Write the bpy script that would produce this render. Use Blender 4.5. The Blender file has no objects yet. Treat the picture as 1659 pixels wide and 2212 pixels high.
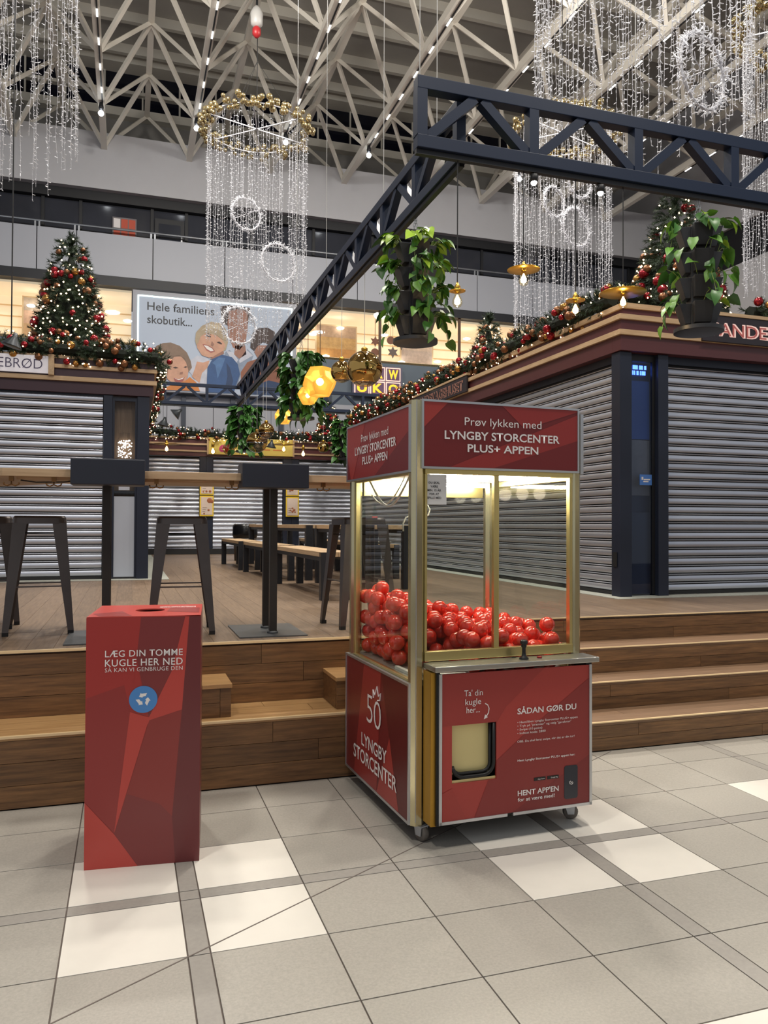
import bpy, bmesh, math, random
import numpy as np
from mathutils import Vector, Matrix
random.seed(11)
rng = np.random.default_rng(5)
scene = bpy.context.scene
COL = scene.collection
PI = math.pi
R = math.radians

# ------------------------------------------------------------------ camera
YAW, PITCH, ROLL = R(18.11), R(0.925), R(0.23)
EYE = 1.42
_f = Vector((math.sin(YAW) * math.cos(PITCH), math.cos(YAW) * math.cos(PITCH), math.sin(PITCH)))
_r = Vector((math.cos(YAW), -math.sin(YAW), 0))
_u = _r.cross(_f)
_r2 = _r * math.cos(ROLL) + _u * math.sin(ROLL)
_u2 = _u * math.cos(ROLL) - _r * math.sin(ROLL)
cam_data = bpy.data.cameras.new('camera')
cam_data.sensor_fit = 'VERTICAL'
cam_data.sensor_height = 36.0
cam_data.lens = 36.0 * 1693.0 / 2212.0
cam_data.clip_end = 200
cam = bpy.data.objects.new('camera', cam_data)
COL.objects.link(cam)
m = Matrix((_r2, _u2, -_f)).transposed().to_4x4()
m.translation = Vector((0, 0, EYE))
cam.matrix_world = m
scene.camera = cam

# ------------------------------------------------------------------ world, lights, exposure
scene.view_settings.view_transform = 'Standard'
scene.view_settings.look = 'None'
scene.view_settings.exposure = 0.0
scene.view_settings.gamma = 1.0
scene.view_settings.use_curve_mapping = False
scene.cycles.max_bounces = 7
scene.cycles.diffuse_bounces = 3
scene.cycles.glossy_bounces = 3
scene.cycles.transparent_max_bounces = 14
scene.cycles.caustics_reflective = False
scene.cycles.caustics_refractive = False
world = bpy.data.worlds.new('world')
scene.world = world
world.use_nodes = True
world.node_tree.nodes['Background'].inputs[0].default_value = (0.90, 0.94, 1.0, 1)
world.node_tree.nodes['Background'].inputs[1].default_value = 0.46

def area(name, loc, size, power, color=(1, .94, .85), aim=None):
    d = bpy.data.lights.new(name, 'AREA')
    d.shape = 'DISK'
    d.size = size
    d.energy = power
    d.color = color
    o = bpy.data.objects.new(name, d)
    COL.objects.link(o)
    o.location = loc
    if aim is not None:
        o.rotation_euler = (Vector(aim) - Vector(loc)).to_track_quat('-Z', 'Y').to_euler()
    return o
# high mall lamps, all mounted above the frame
area('mall_lamp', (-1.6, 1.6, 8.0), 0.5, 140)
area('mall_lamp', (2.6, 2.2, 8.0), 0.5, 140)
area('mall_lamp', (1.2, 4.6, 8.2), 0.5, 120)
area('mall_lamp', (5.5, 3.0, 8.0), 0.5, 140)
area('hall_lamp', (-0.7, 8.5, 10.5), 0.6, 300)
area('hall_lamp', (3.7, 8.5, 10.5), 0.6, 300)
area('hall_lamp', (8.5, 8.0, 10.5), 0.6, 300)
area('hall_lamp', (0.4, 12.4, 10.6), 0.7, 420, aim=(0.6, 14.6, 0))
area('hall_lamp', (5.0, 12.4, 10.6), 0.7, 420, aim=(5.0, 14.6, 0))
area('hall_lamp', (10.5, 11.5, 10.6), 0.7, 360, aim=(10.5, 14, 0))

# added fill lights out of view, aimed up to brighten the roof frame
area('roof_fill', (0.5, 11.0, 10.4), 0.8, 165, (1, .95, .88), aim=(1.5, 17.0, 15.0))
area('roof_fill', (7.5, 11.0, 10.4), 0.8, 165, (1, .95, .88), aim=(7.5, 17.0, 15.0))

# ------------------------------------------------------------------ materials
MATS = {}
def nodemat(name):
    mt = bpy.data.materials.new(name)
    mt.use_nodes = True
    nt = mt.node_tree
    return mt, nt, nt.nodes['Principled BSDF']

def c4(c):
    return (c[0], c[1], c[2], 1)

def srgb(r, g, b):
    f = lambda v: (v / 255 / 12.92) if v / 255 <= .04045 else ((v / 255 + .055) / 1.055) ** 2.4
    return (f(r), f(g), f(b))

def M(name, col, rough=.5, metal=0.0, spec=.5, vary=0.0, nscale=8.0, bump=0.0, emit=None, estr=0.0, rand=0.0, stretch=(1, 1, 1), coat=0.0, alpha=None):
    if name in MATS:
        return MATS[name]
    mt, nt, b = nodemat(name)
    b.inputs['Base Color'].default_value = c4(col)
    b.inputs['Roughness'].default_value = rough
    b.inputs['Metallic'].default_value = metal
    b.inputs['Specular IOR Level'].default_value = spec
    b.inputs['Coat Weight'].default_value = coat
    L = nt.links
    if vary or bump or rand:
        tc = nt.nodes.new('ShaderNodeTexCoord')
        mp = nt.nodes.new('ShaderNodeMapping')
        mp.inputs['Scale'].default_value = stretch
        no = nt.nodes.new('ShaderNodeTexNoise')
        no.inputs['Scale'].default_value = nscale
        no.inputs['Detail'].default_value = 4
        no.inputs['Roughness'].default_value = .6
        L.new(tc.outputs['Object'], mp.inputs[0])
        oi = nt.nodes.new('ShaderNodeObjectInfo')
        if rand:
            mu = nt.nodes.new('ShaderNodeMath'); mu.operation = 'MULTIPLY'; mu.inputs[1].default_value = 37.0
            L.new(oi.outputs['Random'], mu.inputs[0])
            ad = nt.nodes.new('ShaderNodeVectorMath'); ad.operation = 'ADD'
            L.new(mp.outputs[0], ad.inputs[0]); L.new(mu.outputs[0], ad.inputs[1])
            L.new(ad.outputs[0], no.inputs['Vector'])
        else:
            L.new(mp.outputs[0], no.inputs['Vector'])
        hs = nt.nodes.new('ShaderNodeHueSaturation')
        hs.inputs['Color'].default_value = c4(col)
        mr = nt.nodes.new('ShaderNodeMapRange')
        mr.inputs[1].default_value = .25; mr.inputs[2].default_value = .75
        mr.inputs[3].default_value = 1 - vary; mr.inputs[4].default_value = 1 + vary
        L.new(no.outputs[0], mr.inputs[0])
        if rand:
            m2 = nt.nodes.new('ShaderNodeMapRange')
            m2.inputs[3].default_value = 1 - rand; m2.inputs[4].default_value = 1 + rand
            L.new(oi.outputs['Random'], m2.inputs[0])
            mm = nt.nodes.new('ShaderNodeMath'); mm.operation = 'MULTIPLY'
            L.new(mr.outputs[0], mm.inputs[0]); L.new(m2.outputs[0], mm.inputs[1])
            L.new(mm.outputs[0], hs.inputs['Value'])
        else:
            L.new(mr.outputs[0], hs.inputs['Value'])
        L.new(hs.outputs[0], b.inputs['Base Color'])
        if bump:
            bu = nt.nodes.new('ShaderNodeBump')
            bu.inputs['Strength'].default_value = bump
            bu.inputs['Distance'].default_value = .004
            L.new(no.outputs[0], bu.inputs['Height'])
            L.new(bu.outputs[0], b.inputs['Normal'])
    if emit is not None:
        b.inputs['Emission Color'].default_value = c4(emit)
        b.inputs['Emission Strength'].default_value = estr
    MATS[name] = mt
    return mt

def wood(name, dark, light, axis, rough=.45, scale=1.0, rand=.16):
    if name in MATS:
        return MATS[name]
    mt, nt, b = nodemat(name)
    L = nt.links
    tc = nt.nodes.new('ShaderNodeTexCoord')
    oi = nt.nodes.new('ShaderNodeObjectInfo')
    mu = nt.nodes.new('ShaderNodeMath'); mu.operation = 'MULTIPLY'; mu.inputs[1].default_value = 53.0
    L.new(oi.outputs['Random'], mu.inputs[0])
    ad = nt.nodes.new('ShaderNodeVectorMath'); ad.operation = 'ADD'
    L.new(tc.outputs['Object'], ad.inputs[0]); L.new(mu.outputs[0], ad.inputs[1])
    mp = nt.nodes.new('ShaderNodeMapping')
    s = [26 * scale] * 3
    s['xyz'.index(axis)] = 1.6 * scale
    mp.inputs['Scale'].default_value = s
    L.new(ad.outputs[0], mp.inputs[0])
    no = nt.nodes.new('ShaderNodeTexNoise')
    no.inputs['Scale'].default_value = 2.2; no.inputs['Detail'].default_value = 5; no.inputs['Roughness'].default_value = .65
    L.new(mp.outputs[0], no.inputs['Vector'])
    cr = nt.nodes.new('ShaderNodeValToRGB')
    cr.color_ramp.elements[0].position = .3; cr.color_ramp.elements[0].color = c4(dark)
    cr.color_ramp.elements[1].position = .72; cr.color_ramp.elements[1].color = c4(light)
    L.new(no.outputs[0], cr.inputs[0])
    hs = nt.nodes.new('ShaderNodeHueSaturation')
    m2 = nt.nodes.new('ShaderNodeMapRange'); m2.inputs[3].default_value = 1 - rand; m2.inputs[4].default_value = 1 + rand
    L.new(oi.outputs['Random'], m2.inputs[0]); L.new(m2.outputs[0], hs.inputs['Value'])
    L.new(cr.outputs[0], hs.inputs['Color']); L.new(hs.outputs[0], b.inputs['Base Color'])
    b.inputs['Roughness'].default_value = rough
    MATS[name] = mt
    return mt

def glass(name, tint=(1, 1, 1), ior=1.45, rough=0.02, strength=1.0):
    if name in MATS:
        return MATS[name]
    mt = bpy.data.materials.new(name); mt.use_nodes = True
    nt = mt.node_tree; nt.nodes.clear()
    out = nt.nodes.new('ShaderNodeOutputMaterial')
    tr = nt.nodes.new('ShaderNodeBsdfTransparent'); tr.inputs[0].default_value = c4(tint)
    gl = nt.nodes.new('ShaderNodeBsdfGlossy'); gl.inputs['Roughness'].default_value = rough
    fr = nt.nodes.new('ShaderNodeFresnel'); fr.inputs[0].default_value = ior
    ge = nt.nodes.new('ShaderNodeNewGeometry')
    iv = nt.nodes.new('ShaderNodeMath'); iv.operation = 'MULTIPLY_ADD'; iv.inputs[1].default_value = -strength; iv.inputs[2].default_value = strength
    nt.links.new(ge.outputs['Backfacing'], iv.inputs[0])      # only the outer surface of a pane mirrors
    mu = nt.nodes.new('ShaderNodeMath'); mu.operation = 'MULTIPLY'
    mx = nt.nodes.new('ShaderNodeMixShader')
    nt.links.new(iv.outputs[0], mu.inputs[1])
    nt.links.new(fr.outputs[0], mu.inputs[0]); nt.links.new(mu.outputs[0], mx.inputs[0])
    nt.links.new(tr.outputs[0], mx.inputs[1]); nt.links.new(gl.outputs[0], mx.inputs[2])
    nt.links.new(mx.outputs[0], out.inputs[0])
    MATS[name] = mt
    return mt

def lamp_mat(name, col, strength):
    return M(name, (0, 0, 0), .5, emit=col, estr=strength)

# ------------------------------------------------------------------ mesh helpers
class MB:
    def __init__(s):
        s.v = []; s.f = []
    def _add(s, vs, fs):
        o = len(s.v)
        s.v.extend(vs)
        s.f.extend([tuple(i + o for i in f) for f in fs])
        return s
    def box(s, x0, x1, y0, y1, z0, z1):
        return s._add([(x0, y0, z0), (x1, y0, z0), (x1, y1, z0), (x0, y1, z0), (x0, y0, z1), (x1, y0, z1), (x1, y1, z1), (x0, y1, z1)],
                      [(0, 3, 2, 1), (4, 5, 6, 7), (0, 1, 5, 4), (1, 2, 6, 5), (2, 3, 7, 6), (3, 0, 4, 7)])
    def hexa(s, lo, hi):            # two quads (lower, upper), counter-clockwise from above
        return s._add(list(lo) + list(hi), [(0, 3, 2, 1), (4, 5, 6, 7), (0, 1, 5, 4), (1, 2, 6, 5), (2, 3, 7, 6), (3, 0, 4, 7)])
    def beam(s, p0, p1, w, h, up=(0, 0, 1)):
        p0 = Vector(p0); p1 = Vector(p1); d = (p1 - p0).normalized()
        up = Vector(up)
        if abs(d.dot(up)) > .98:
            up = Vector((0, 1, 0))
        a = d.cross(up).normalized() * (w / 2); b = a.cross(d).normalized() * (h / 2)
        vs = []
        for p in (p0, p1):
            for sa, sb in ((-1, -1), (1, -1), (1, 1), (-1, 1)):
                vs.append(tuple(p + a * sa + b * sb))
        return s._add(vs, [(3, 2, 1, 0), (4, 5, 6, 7), (0, 1, 5, 4), (1, 2, 6, 5), (2, 3, 7, 6), (3, 0, 4, 7)])
    def tube(s, pts, r, n=8, cap=True):
        pts = [Vector(p) for p in pts]
        rs = r if isinstance(r, (list, tuple)) else [r] * len(pts)
        rings = []; ref = None
        for i, p in enumerate(pts):
            a = pts[max(i - 1, 0)]; b = pts[min(i + 1, len(pts) - 1)]
            d = (b - a).normalized()
            if ref is None:
                ref = Vector((0, 0, 1)) if abs(d.z) < .9 else Vector((1, 0, 0))
            x = d.cross(ref)
            if x.length < 1e-4:
                x = d.cross(Vector((0, 1, 0)))
            x.normalize(); y = x.cross(d).normalized(); ref = y
            rings.append([tuple(p + (x * math.cos(2 * PI * k / n) + y * math.sin(2 * PI * k / n)) * rs[i]) for k in range(n)])
        vs = [v for rg in rings for v in rg]; fs = []
        for i in range(len(pts) - 1):
            for k in range(n):
                k2 = (k + 1) % n
                fs.append((i * n + k, i * n + k2, (i + 1) * n + k2, (i + 1) * n + k))
        if cap:
            fs.append(tuple(reversed(range(n)))); fs.append(tuple((len(pts) - 1) * n + k for k in range(n)))
        return s._add(vs, fs)
    def lathe(s, prof, c=(0, 0, 0), n=16):       # prof: (radius, z) from bottom to top
        vs = []; fs = []
        for (r, z) in prof:
            for k in range(n):
                a = 2 * PI * k / n
                vs.append((c[0] + r * math.cos(a), c[1] + r * math.sin(a), c[2] + z))
        for i in range(len(prof) - 1):
            for k in range(n):
                k2 = (k + 1) % n
                fs.append((i * n + k, i * n + k2, (i + 1) * n + k2, (i + 1) * n + k))
        fs.append(tuple(reversed(range(n)))); fs.append(tuple((len(prof) - 1) * n + k for k in range(n)))
        return s._add(vs, fs)
    def ball(s, c, r, n=12, m_=8, sz=1.0):
        prof = [(max(r * math.sin(PI * i / m_), r * .02), -r * sz * math.cos(PI * i / m_)) for i in range(m_ + 1)]
        return s.lathe(prof, c, n)
    def poly(s, pts):
        return s._add([tuple(p) for p in pts], [tuple(range(len(pts)))])
    def prism(s, pts2, fn, d0, d1):              # pts2 ccw 2-D outline; fn(u, v, d) -> xyz
        n = len(pts2)
        vs = [fn(u, v, d0) for u, v in pts2] + [fn(u, v, d1) for u, v in pts2]
        fs = [tuple(reversed(range(n))), tuple(range(n, 2 * n))]
        for k in range(n):
            k2 = (k + 1) % n
            fs.append((k, k2, n + k2, n + k))
        return s._add(vs, fs)
    def arr(s, V, F):
        return s._add([tuple(v) for v in V], [tuple(f) for f in F])
    def mesh(s, name, mat=None, smooth=False, bevel=0.0, fix=True):
        me = bpy.data.meshes.new(name)
        me.from_pydata(s.v, [], s.f)
        if bevel or fix:
            bm = bmesh.new(); bm.from_mesh(me)
            if fix:
                bmesh.ops.recalc_face_normals(bm, faces=bm.faces)
            if bevel:
                ed = [e for e in bm.edges if len(e.link_faces) == 2 and e.calc_face_angle(0) > .4]
                bmesh.ops.bevel(bm, geom=ed, offset=bevel, segments=2, profile=.6, affect='EDGES')
            bm.to_mesh(me); bm.free()
        if smooth:
            me.polygons.foreach_set('use_smooth', [True] * len(me.polygons))
            if bevel or smooth == 'auto':
                me.set_sharp_from_angle(angle=R(40))
        if mat:
            me.materials.append(mat)
        return me
    def build(s, name, mat, parent=None, smooth=False, bevel=0.0, loc=None, fix=True):
        return link(name, s.mesh(name, mat, smooth, bevel, fix), parent, loc)

def link(name, me, parent=None, loc=None, rot=None, scale=None):
    o = bpy.data.objects.new(name, me)
    COL.objects.link(o)
    if parent is not None:
        o.parent = parent
    if loc is not None:
        o.location = loc
    if rot is not None:
        o.rotation_euler = rot
    if scale is not None:
        o.scale = scale if hasattr(scale, '__len__') else (scale,) * 3
    return o

def tag(o, label=None, cat=None, group=None, kind=None):
    if label: o['label'] = label
    if cat: o['category'] = cat
    if group: o['group'] = group
    if kind: o['kind'] = kind
    return o

def thing(name, label, cat, loc=(0, 0, 0), rz=0.0, group=None):
    o = bpy.data.objects.new(name, None)
    o.empty_display_size = .1
    COL.objects.link(o)
    o.location = loc; o.rotation_euler = (0, 0, rz)
    return tag(o, label, cat, group)

def struct(name, mb, mat, bevel=0.0, smooth=False):
    return tag(mb.build(name, mat, None, smooth, bevel), kind='structure')

def box(name, dims, mat, parent=None, bevel=0.0, smooth=False):
    return MB().box(*dims).build(name, mat, parent, smooth, bevel)

def copy_tree(o, parent=None):
    c = o.copy(); COL.objects.link(c); c.parent = parent
    for ch in list(o.children):
        copy_tree(ch, c)
    return c

# lettering: TEXT as a flat mesh, fitted to a width and a cap height, placed by an origin and two unit axes
def lettering(text, mat, parent, org, ux, uy, width=None, cap=None, weight=0.0, align='LEFT', name='lettering', depth=.0012, spacing=1.0):
    cu = bpy.data.curves.new('txt', 'FONT')
    cu.body = text; cu.size = 1.0; cu.offset = weight; cu.extrude = 0.0
    cu.space_character = spacing
    cu.resolution_u = 3
    to = bpy.data.objects.new('txt', cu)
    COL.objects.link(to)
    dg = bpy.context.evaluated_depsgraph_get()
    me = bpy.data.meshes.new_from_object(to.evaluated_get(dg), depsgraph=dg)
    bpy.data.objects.remove(to); bpy.data.curves.remove(cu)
    n = len(me.vertices)
    co = np.empty(n * 3); me.vertices.foreach_get('co', co); co = co.reshape(-1, 3)
    x0, x1 = co[:, 0].min(), co[:, 0].max()
    capu = .70
    sy = cap / capu if cap else None
    sx = width / (x1 - x0) if width else sy
    if sy is None: sy = sx
    w = (x1 - x0) * sx
    off = {'LEFT': 0, 'CENTER': -w / 2, 'RIGHT': -w}[align]
    ux = Vector(ux); uy = Vector(uy); nn = ux.cross(uy)
    org = Vector(org)
    px = (co[:, 0] - x0) * sx + off; py = co[:, 1] * sy
    out = np.array(org)[None] + px[:, None] * np.array(ux)[None] + py[:, None] * np.array(uy)[None] + depth * np.array(nn)[None]
    me.vertices.foreach_set('co', out.ravel())
    me.materials.clear(); me.materials.append(mat)
    me.update()
    return link(name, me, parent)
# ================================================================== palette
m_tile = M('tile_grey', srgb(170, 165, 156), .38, vary=.13, nscale=110, rand=.05, bump=.05)
m_tilew = M('tile_white', srgb(232, 227, 217), .35, vary=.035, nscale=5, rand=.02)
m_strip = M('tile_strip', srgb(158, 153, 146), .4, vary=.08, nscale=60, rand=.04)
m_grout = M('grout', srgb(112, 102, 96), .9, vary=.08, nscale=20)
m_riser = wood('riser_bamboo', srgb(86, 61, 39), srgb(140, 102, 65), 'x', .42)
m_tread = wood('tread_bamboo', srgb(164, 124, 80), srgb(200, 160, 110), 'x', .42, rand=.06)
m_treadr = wood('tread_brown', srgb(116, 90, 68), srgb(142, 112, 86), 'x', .5, rand=.06)  # browner, darker tread tone for the right-hand stairs
m_deck = wood('deck_boards', srgb(104, 86, 70), srgb(138, 116, 95), 'y', .45, rand=.09)
m_nose = M('nosing', srgb(236, 208, 162), .3)
m_stone = M('curb_stone', srgb(176, 178, 168), .6, vary=.18, nscale=30)
m_white = M('white_plaster', srgb(196, 196, 200), .8, vary=.02, nscale=2)
m_panel = M('balcony_panel', srgb(178, 181, 190), .5)
m_black = M('black_paint', srgb(24, 25, 29), .5)
m_soffit = M('dark_soffit', srgb(34, 36, 42), .5, vary=.1, nscale=1)
m_slate = M('slate_wall', srgb(104, 116, 128), .6, vary=.03, nscale=2)
m_lgrey = M('light_grey_panel', srgb(168, 170, 178), .6)
m_deckroof = M('roof_deck', srgb(182, 178, 170), .8, vary=.05, nscale=1.5)
m_frame = M('space_frame_paint', srgb(232, 226, 214), .55)
m_purlin = M('purlin_paint', srgb(232, 226, 212), .6)
m_night = M('night_glass', srgb(12, 15, 32), .15)
m_dkglass = M('dark_window_glass', srgb(52, 55, 64), .12, vary=.25, nscale=.6)
m_alu = M('aluminium', srgb(200, 202, 206), .32, metal=.85)
m_steel = M('steel_rail', srgb(176, 180, 186), .35, metal=.6)
m_lw = wood('light_oak', srgb(176, 146, 112), srgb(206, 178, 142), 'x', .5, scale=.8, rand=.05)
m_lwy = wood('light_oak_y', srgb(176, 146, 112), srgb(206, 178, 142), 'y', .5, scale=.8, rand=.05)
m_maroon = M('maroon_paint', srgb(84, 44, 46), .38)
m_maroon2 = M('plum_paint', srgb(62, 38, 48), .42)
m_navy = M('navy_paint', srgb(32, 38, 54), .42, spec=.4)
m_truss = M('truss_navy', srgb(22, 34, 56), .45, spec=.35)
m_shut = M('shutter_metal', srgb(200, 204, 216), .36, metal=.72, vary=.05, nscale=1.5, rand=.10)
m_shutb = M('shutter_groove', srgb(26, 26, 28), .6)
m_warm = lamp_mat('warm_glow', (1, .78, .45), 14)
m_white_ink = M('white_ink', srgb(238, 232, 230), .5)

PX = 1.674                       # pattern period of the floor: four tiles and one strip
T = .400; S = .074
# ================================================================== floor
fl = MB().box(-14, 24, -12, 26, -.20, -.007)
floor = struct('floor', fl, m_grout)
def spans(strip0, lo, hi):       # (start, end, is_strip, next_to_strip)
    out = []; k0 = math.floor((lo - strip0) / PX) - 1
    for k in range(k0, k0 + 14):
        a = strip0 + k * PX
        out.append((a, a + S, True, False))
        for i in range(4):
            b = a + S + i * T
            out.append((b, b + T, False, i in (0, 3)))
    return [q for q in out if q[1] > lo + .02 and q[0] < hi - .02]
tile_meshes = {}
def tile(x0, x1, y0, y1, mat, key):
    w, d = round(x1 - x0 - .005, 3), round(y1 - y0 - .005, 3)
    k = (w, d, key)
    if k not in tile_meshes:
        tile_meshes[k] = MB().box(-w / 2, w / 2, -d / 2, d / 2, -.008, 0).mesh('floor_tile', mat, bevel=.0012)
    return link('floor_tile', tile_meshes[k], floor, ((x0 + x1) / 2, (y0 + y1) / 2, 0))
YEND = 4.28
for (a, b, sx, nx) in spans(.2005, -2.0, 6.3):
    for (c, d, sy, ny) in spans(3.065, .9, YEND):
        d2 = min(d, YEND)
        if sx and sy: tile(a, b, c, d2, m_strip, 's')
        elif sx or sy: tile(a, b, c, d2, m_strip, 's')
        elif nx and ny: tile(a, b, c, d2, m_tilew, 'w')
        else: tile(a, b, c, d2, m_tile, 'g')
# a straight dilation joint sawn across the tiles
MB().beam((-.95, 1.98, .0006), (2.9, 4.26, .0006), .005, .0012).build('joint_strip', m_grout, floor)

# ================================================================== wooden steps and platform
ZP = .725
st = MB().box(-4.0, 12.0, 4.30, 18.5, -.02, ZP - .022)
# carve: built from blocks so that nothing is hidden inside
st = MB()
st.box(-4.0, 2.0, 4.30, 4.70, 0, .340)
st.box(-4.0, 2.0, 4.70, 18.5, 0, ZP - .022)
for i, y in enumerate((4.28, 4.59, 4.88, 5.19)):
    st.box(2.0, 12.0, y + .02, 18.5 if i == 3 else (4.59, 4.88, 5.19)[i] + .02, 0, (.181, .362, .543, .725)[i] - .022)
steps = struct('wooden_steps', st, m_riser)
def planks_x(x0, x1, y0, y1, z0, z1, rows, axis, lens, mat, off=0.0):
    """boards lying along X: rows in z (a riser) or in y (a tread)"""
    for r in range(rows):
        a = x0; k = r
        first = True
        while a < x1 - .01:
            ln = lens[k % len(lens)]; k += 1
            if first:
                ln *= .35 + .6 * ((r * 37 + 11) % 10) / 10; first = False
            b = min(a + ln, x1)
            g = .0012
            if axis == 'z':
                h = (z1 - z0) / rows
                box('plank', (a + g, b - g, y0, y1, z0 + r * h + g, z0 + (r + 1) * h - g), mat, steps)
            else:
                h = (y1 - y0) / rows
                box('plank', (a + g, b - g, y0 + r * h + g, y0 + (r + 1) * h - g, z0, z1), mat, steps)
            a = b
LN = (1.85, 1.35, 2.1, 1.6)
planks_x(-2.2, 2.0, 4.28, 4.30, .004, .340, 3, 'z', LN, m_riser)             # seat front
planks_x(-2.2, 2.0, 4.28, 4.70, .340, .362, 3, 'y', LN, m_tread)             # seat top
planks_x(-2.2, 2.0, 4.68, 4.70, .362, ZP - .022, 3, 'z', LN, m_riser)        # upper riser
for i, y in enumerate((4.28, 4.59, 4.88, 5.19)):
    z0 = (0.004, .181, .362, .543)[i]; z1 = (.181, .362, .543, .725)[i]
    planks_x(2.0, 6.4, y, y + .02, z0, z1 - .022, 2, 'z', LN, m_riser)
    if i < 3:
        planks_x(2.0, 6.4, y, (4.59, 4.88, 5.19)[i], z1 - .022, z1, 2, 'y', LN, m_treadr)
    box('nosing', (2.0, 6.4, y - .006, y + .012, z1 - .005, z1 + .002), m_nose, steps)
box('side_board', (1.98, 2.0, 4.28, 5.2, .004, ZP - .001), m_riser, steps)
box('nosing', (-2.2, 2.0, 4.274, 4.292, .352, .364), m_nose, steps)
box('nosing', (-2.2, 2.0, 4.674, 4.692, ZP - .012, ZP + .002), m_nose, steps)
# loose half-height step boxes standing on the seat
def step_box(x0, x1, label):
    t = thing('step_box', label, 'step', (x0, 4.365, .3625), 0, 'half-height step boxes')
    w = x1 - x0
    box('front_board', (.002, w - .062, 0, .02, 0, .078), m_riser, t)
    box('front_board', (.002, w - .062, 0, .02, .080, .158), m_riser, t)
    box('corner_board', (w - .060, w - .002, 0, .02, 0, .158), m_riser, t)
    box('side_board', (w - .02, w, .021, .31, 0, .158), m_riser, t)
    box('side_board', (0, .02, .021, .31, 0, .158), m_riser, t)
    box('top_board', (-.004, w * .72, -.008, .312, .159, .181), m_tread, t, .002)
    box('top_board', (w * .72 + .002, w + .004, -.008, .312, .159, .181), m_tread, t, .002)
step_box(-.02, .55, 'low wooden step box on the seat step behind the red bin')
step_box(1.145, 1.96, 'low wooden step box on the seat step behind the claw machine')
# platform boards running away from the steps
platform = struct('platform_floor', MB().box(-4, 2.0, 4.70, 18.6, ZP - .021, ZP - .003).box(2.0, 12, 5.21, 18.6, ZP - .021, ZP - .003), m_deck)
bw = .146
for c in range(60):
    x = -1.7 + c * bw
    yst = 4.68 if x + bw / 2 < 2.0 else 5.19
    y = yst; k = c * 5 % 7
    cuts = [yst] + [v for v in (6.3 + (c % 3) * .55, 9.6 + (c * 2 % 3) * .6) if v > yst] + [12.6 + (c % 2) * .5]
    for a, b in zip(cuts[:-1], cuts[1:]):
        box('floor_board', (x + .0008, x + bw - .0008, a + .0008, b - .0008, ZP - .003, ZP), m_deck, platform)

# ================================================================== back of the hall
XL, XR = -9.0, 17.0
XC = 30.0
wb = struct('wall_back', MB().box(XL, XR, 22.0, 22.3, 10.31, 11.82), m_white)
struct('wall_upper_back', MB().box(XL, XR, 25.0, 25.3, 11.5, 13.8), M('upper_wall', srgb(150, 147, 142), .8))
struct('trim_1', MB().box(XL, XR, 22.3, 25.0, 11.5, 11.6), m_white)
struct('trim_2', MB().box(XL, XR, 24.7, 25.0, 13.7, 13.95).box(XL, XR, 24.8, 25.0, 14.45, 14.55).box(XL, XR, 24.4, 25.0, 15.15, 15.45), m_purlin)
cw = struct('window_1', MB().box(XL, XR, 25.0, 25.05, 13.8, 15.4), m_night)
for k in range(24):
    x = XL + .5 + k * 1.1
    box('mullion', (x, x + .05, 24.93, 25.0, 13.95, 15.15), m_purlin, cw)
# black framed window band of the upper floor
wn = struct('window_2', MB().box(XL, XR, 22.40, 22.45, 8.0, 10.31), m_black)
xs = [-7.0, -5.0, -3.4, -2.196, -1.266, .570, 1.484, 3.3, 5.1, 6.9, 8.7, 10.5, 12.3, 14.1, 15.9]
for a, b in zip(xs[:-1], xs[1:]):
    box('pane', (a + .04, b - .04, 22.36, 22.4, 8.2, 10.03), m_dkglass, wn)
for x in xs:
    box('mullion', (x - .04, x + .04, 22.32, 22.4, 8.0, 10.1), m_black, wn)
box('head_frame', (XL, XR, 22.2, 22.40, 10.06, 10.31), m_black, wn)
dr = struct('door_1', MB().box(.64, 1.42, 22.26, 22.32, 8.0, 9.80), m_black)
box('pane', (.74, 1.32, 22.245, 22.258, 8.2, 9.66), m_dkglass, dr)
box('handle', (1.33, 1.37, 22.21, 22.255, 9.2, 9.34), m_alu, dr)
# the orange poster seen behind the window
pst = thing('window_poster', 'small orange and white poster behind the upper floor window', 'poster', (-.46, 22.30, 9.10))
box('sheet', (0, .62, 0, .012, 0, .62), M('poster_paper', srgb(120, 116, 118), .6), pst)
for i in range(6):
    box('square', (.03 + (i % 3) * .195, .03 + (i % 3) * .195 + .17, -.006, -.001, .05 + (i // 3) * .28, .30 + (i // 3) * .28), M('poster_orange', srgb(196, 84, 60), .6) if i != 3 else m_white_ink, pst)
# balcony
bal = thing('balcony', 'pale grey panelled balcony running along the upper floor', 'balcony', (0, 0, 0))
js = [-8.0, -6.1, -4.2, -2.30, -1.339, .587, 2.503, 4.42, 6.34, 8.26, 10.18, 12.1, 14.0, 16.9]
for a, b in zip(js[:-1], js[1:]):
    box('panel', (a + .012, b - .012, 21.97, 22.03, 8.0, 9.12), m_panel, bal)
for x in js:
    box('railing_post', (x - .07, x - .03, 22.04, 22.08, 8.1, 9.28), m_steel, bal)
    box('railing_post', (x + .03, x + .07, 22.04, 22.08, 8.1, 9.28), m_steel, bal)
MB().tube([(-8.2, 22.06, 9.30), (16.9, 22.06, 9.30)], .028, 8).build('handrail', m_steel, bal, True)
box('floor_slab', (-9, 17, 22.04, 24.9, 7.85, 8.0), m_soffit, bal)
struct('trim_3', MB().box(XL, XR, 21.9, 22.4, 7.73, 7.985), m_soffit)
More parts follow.
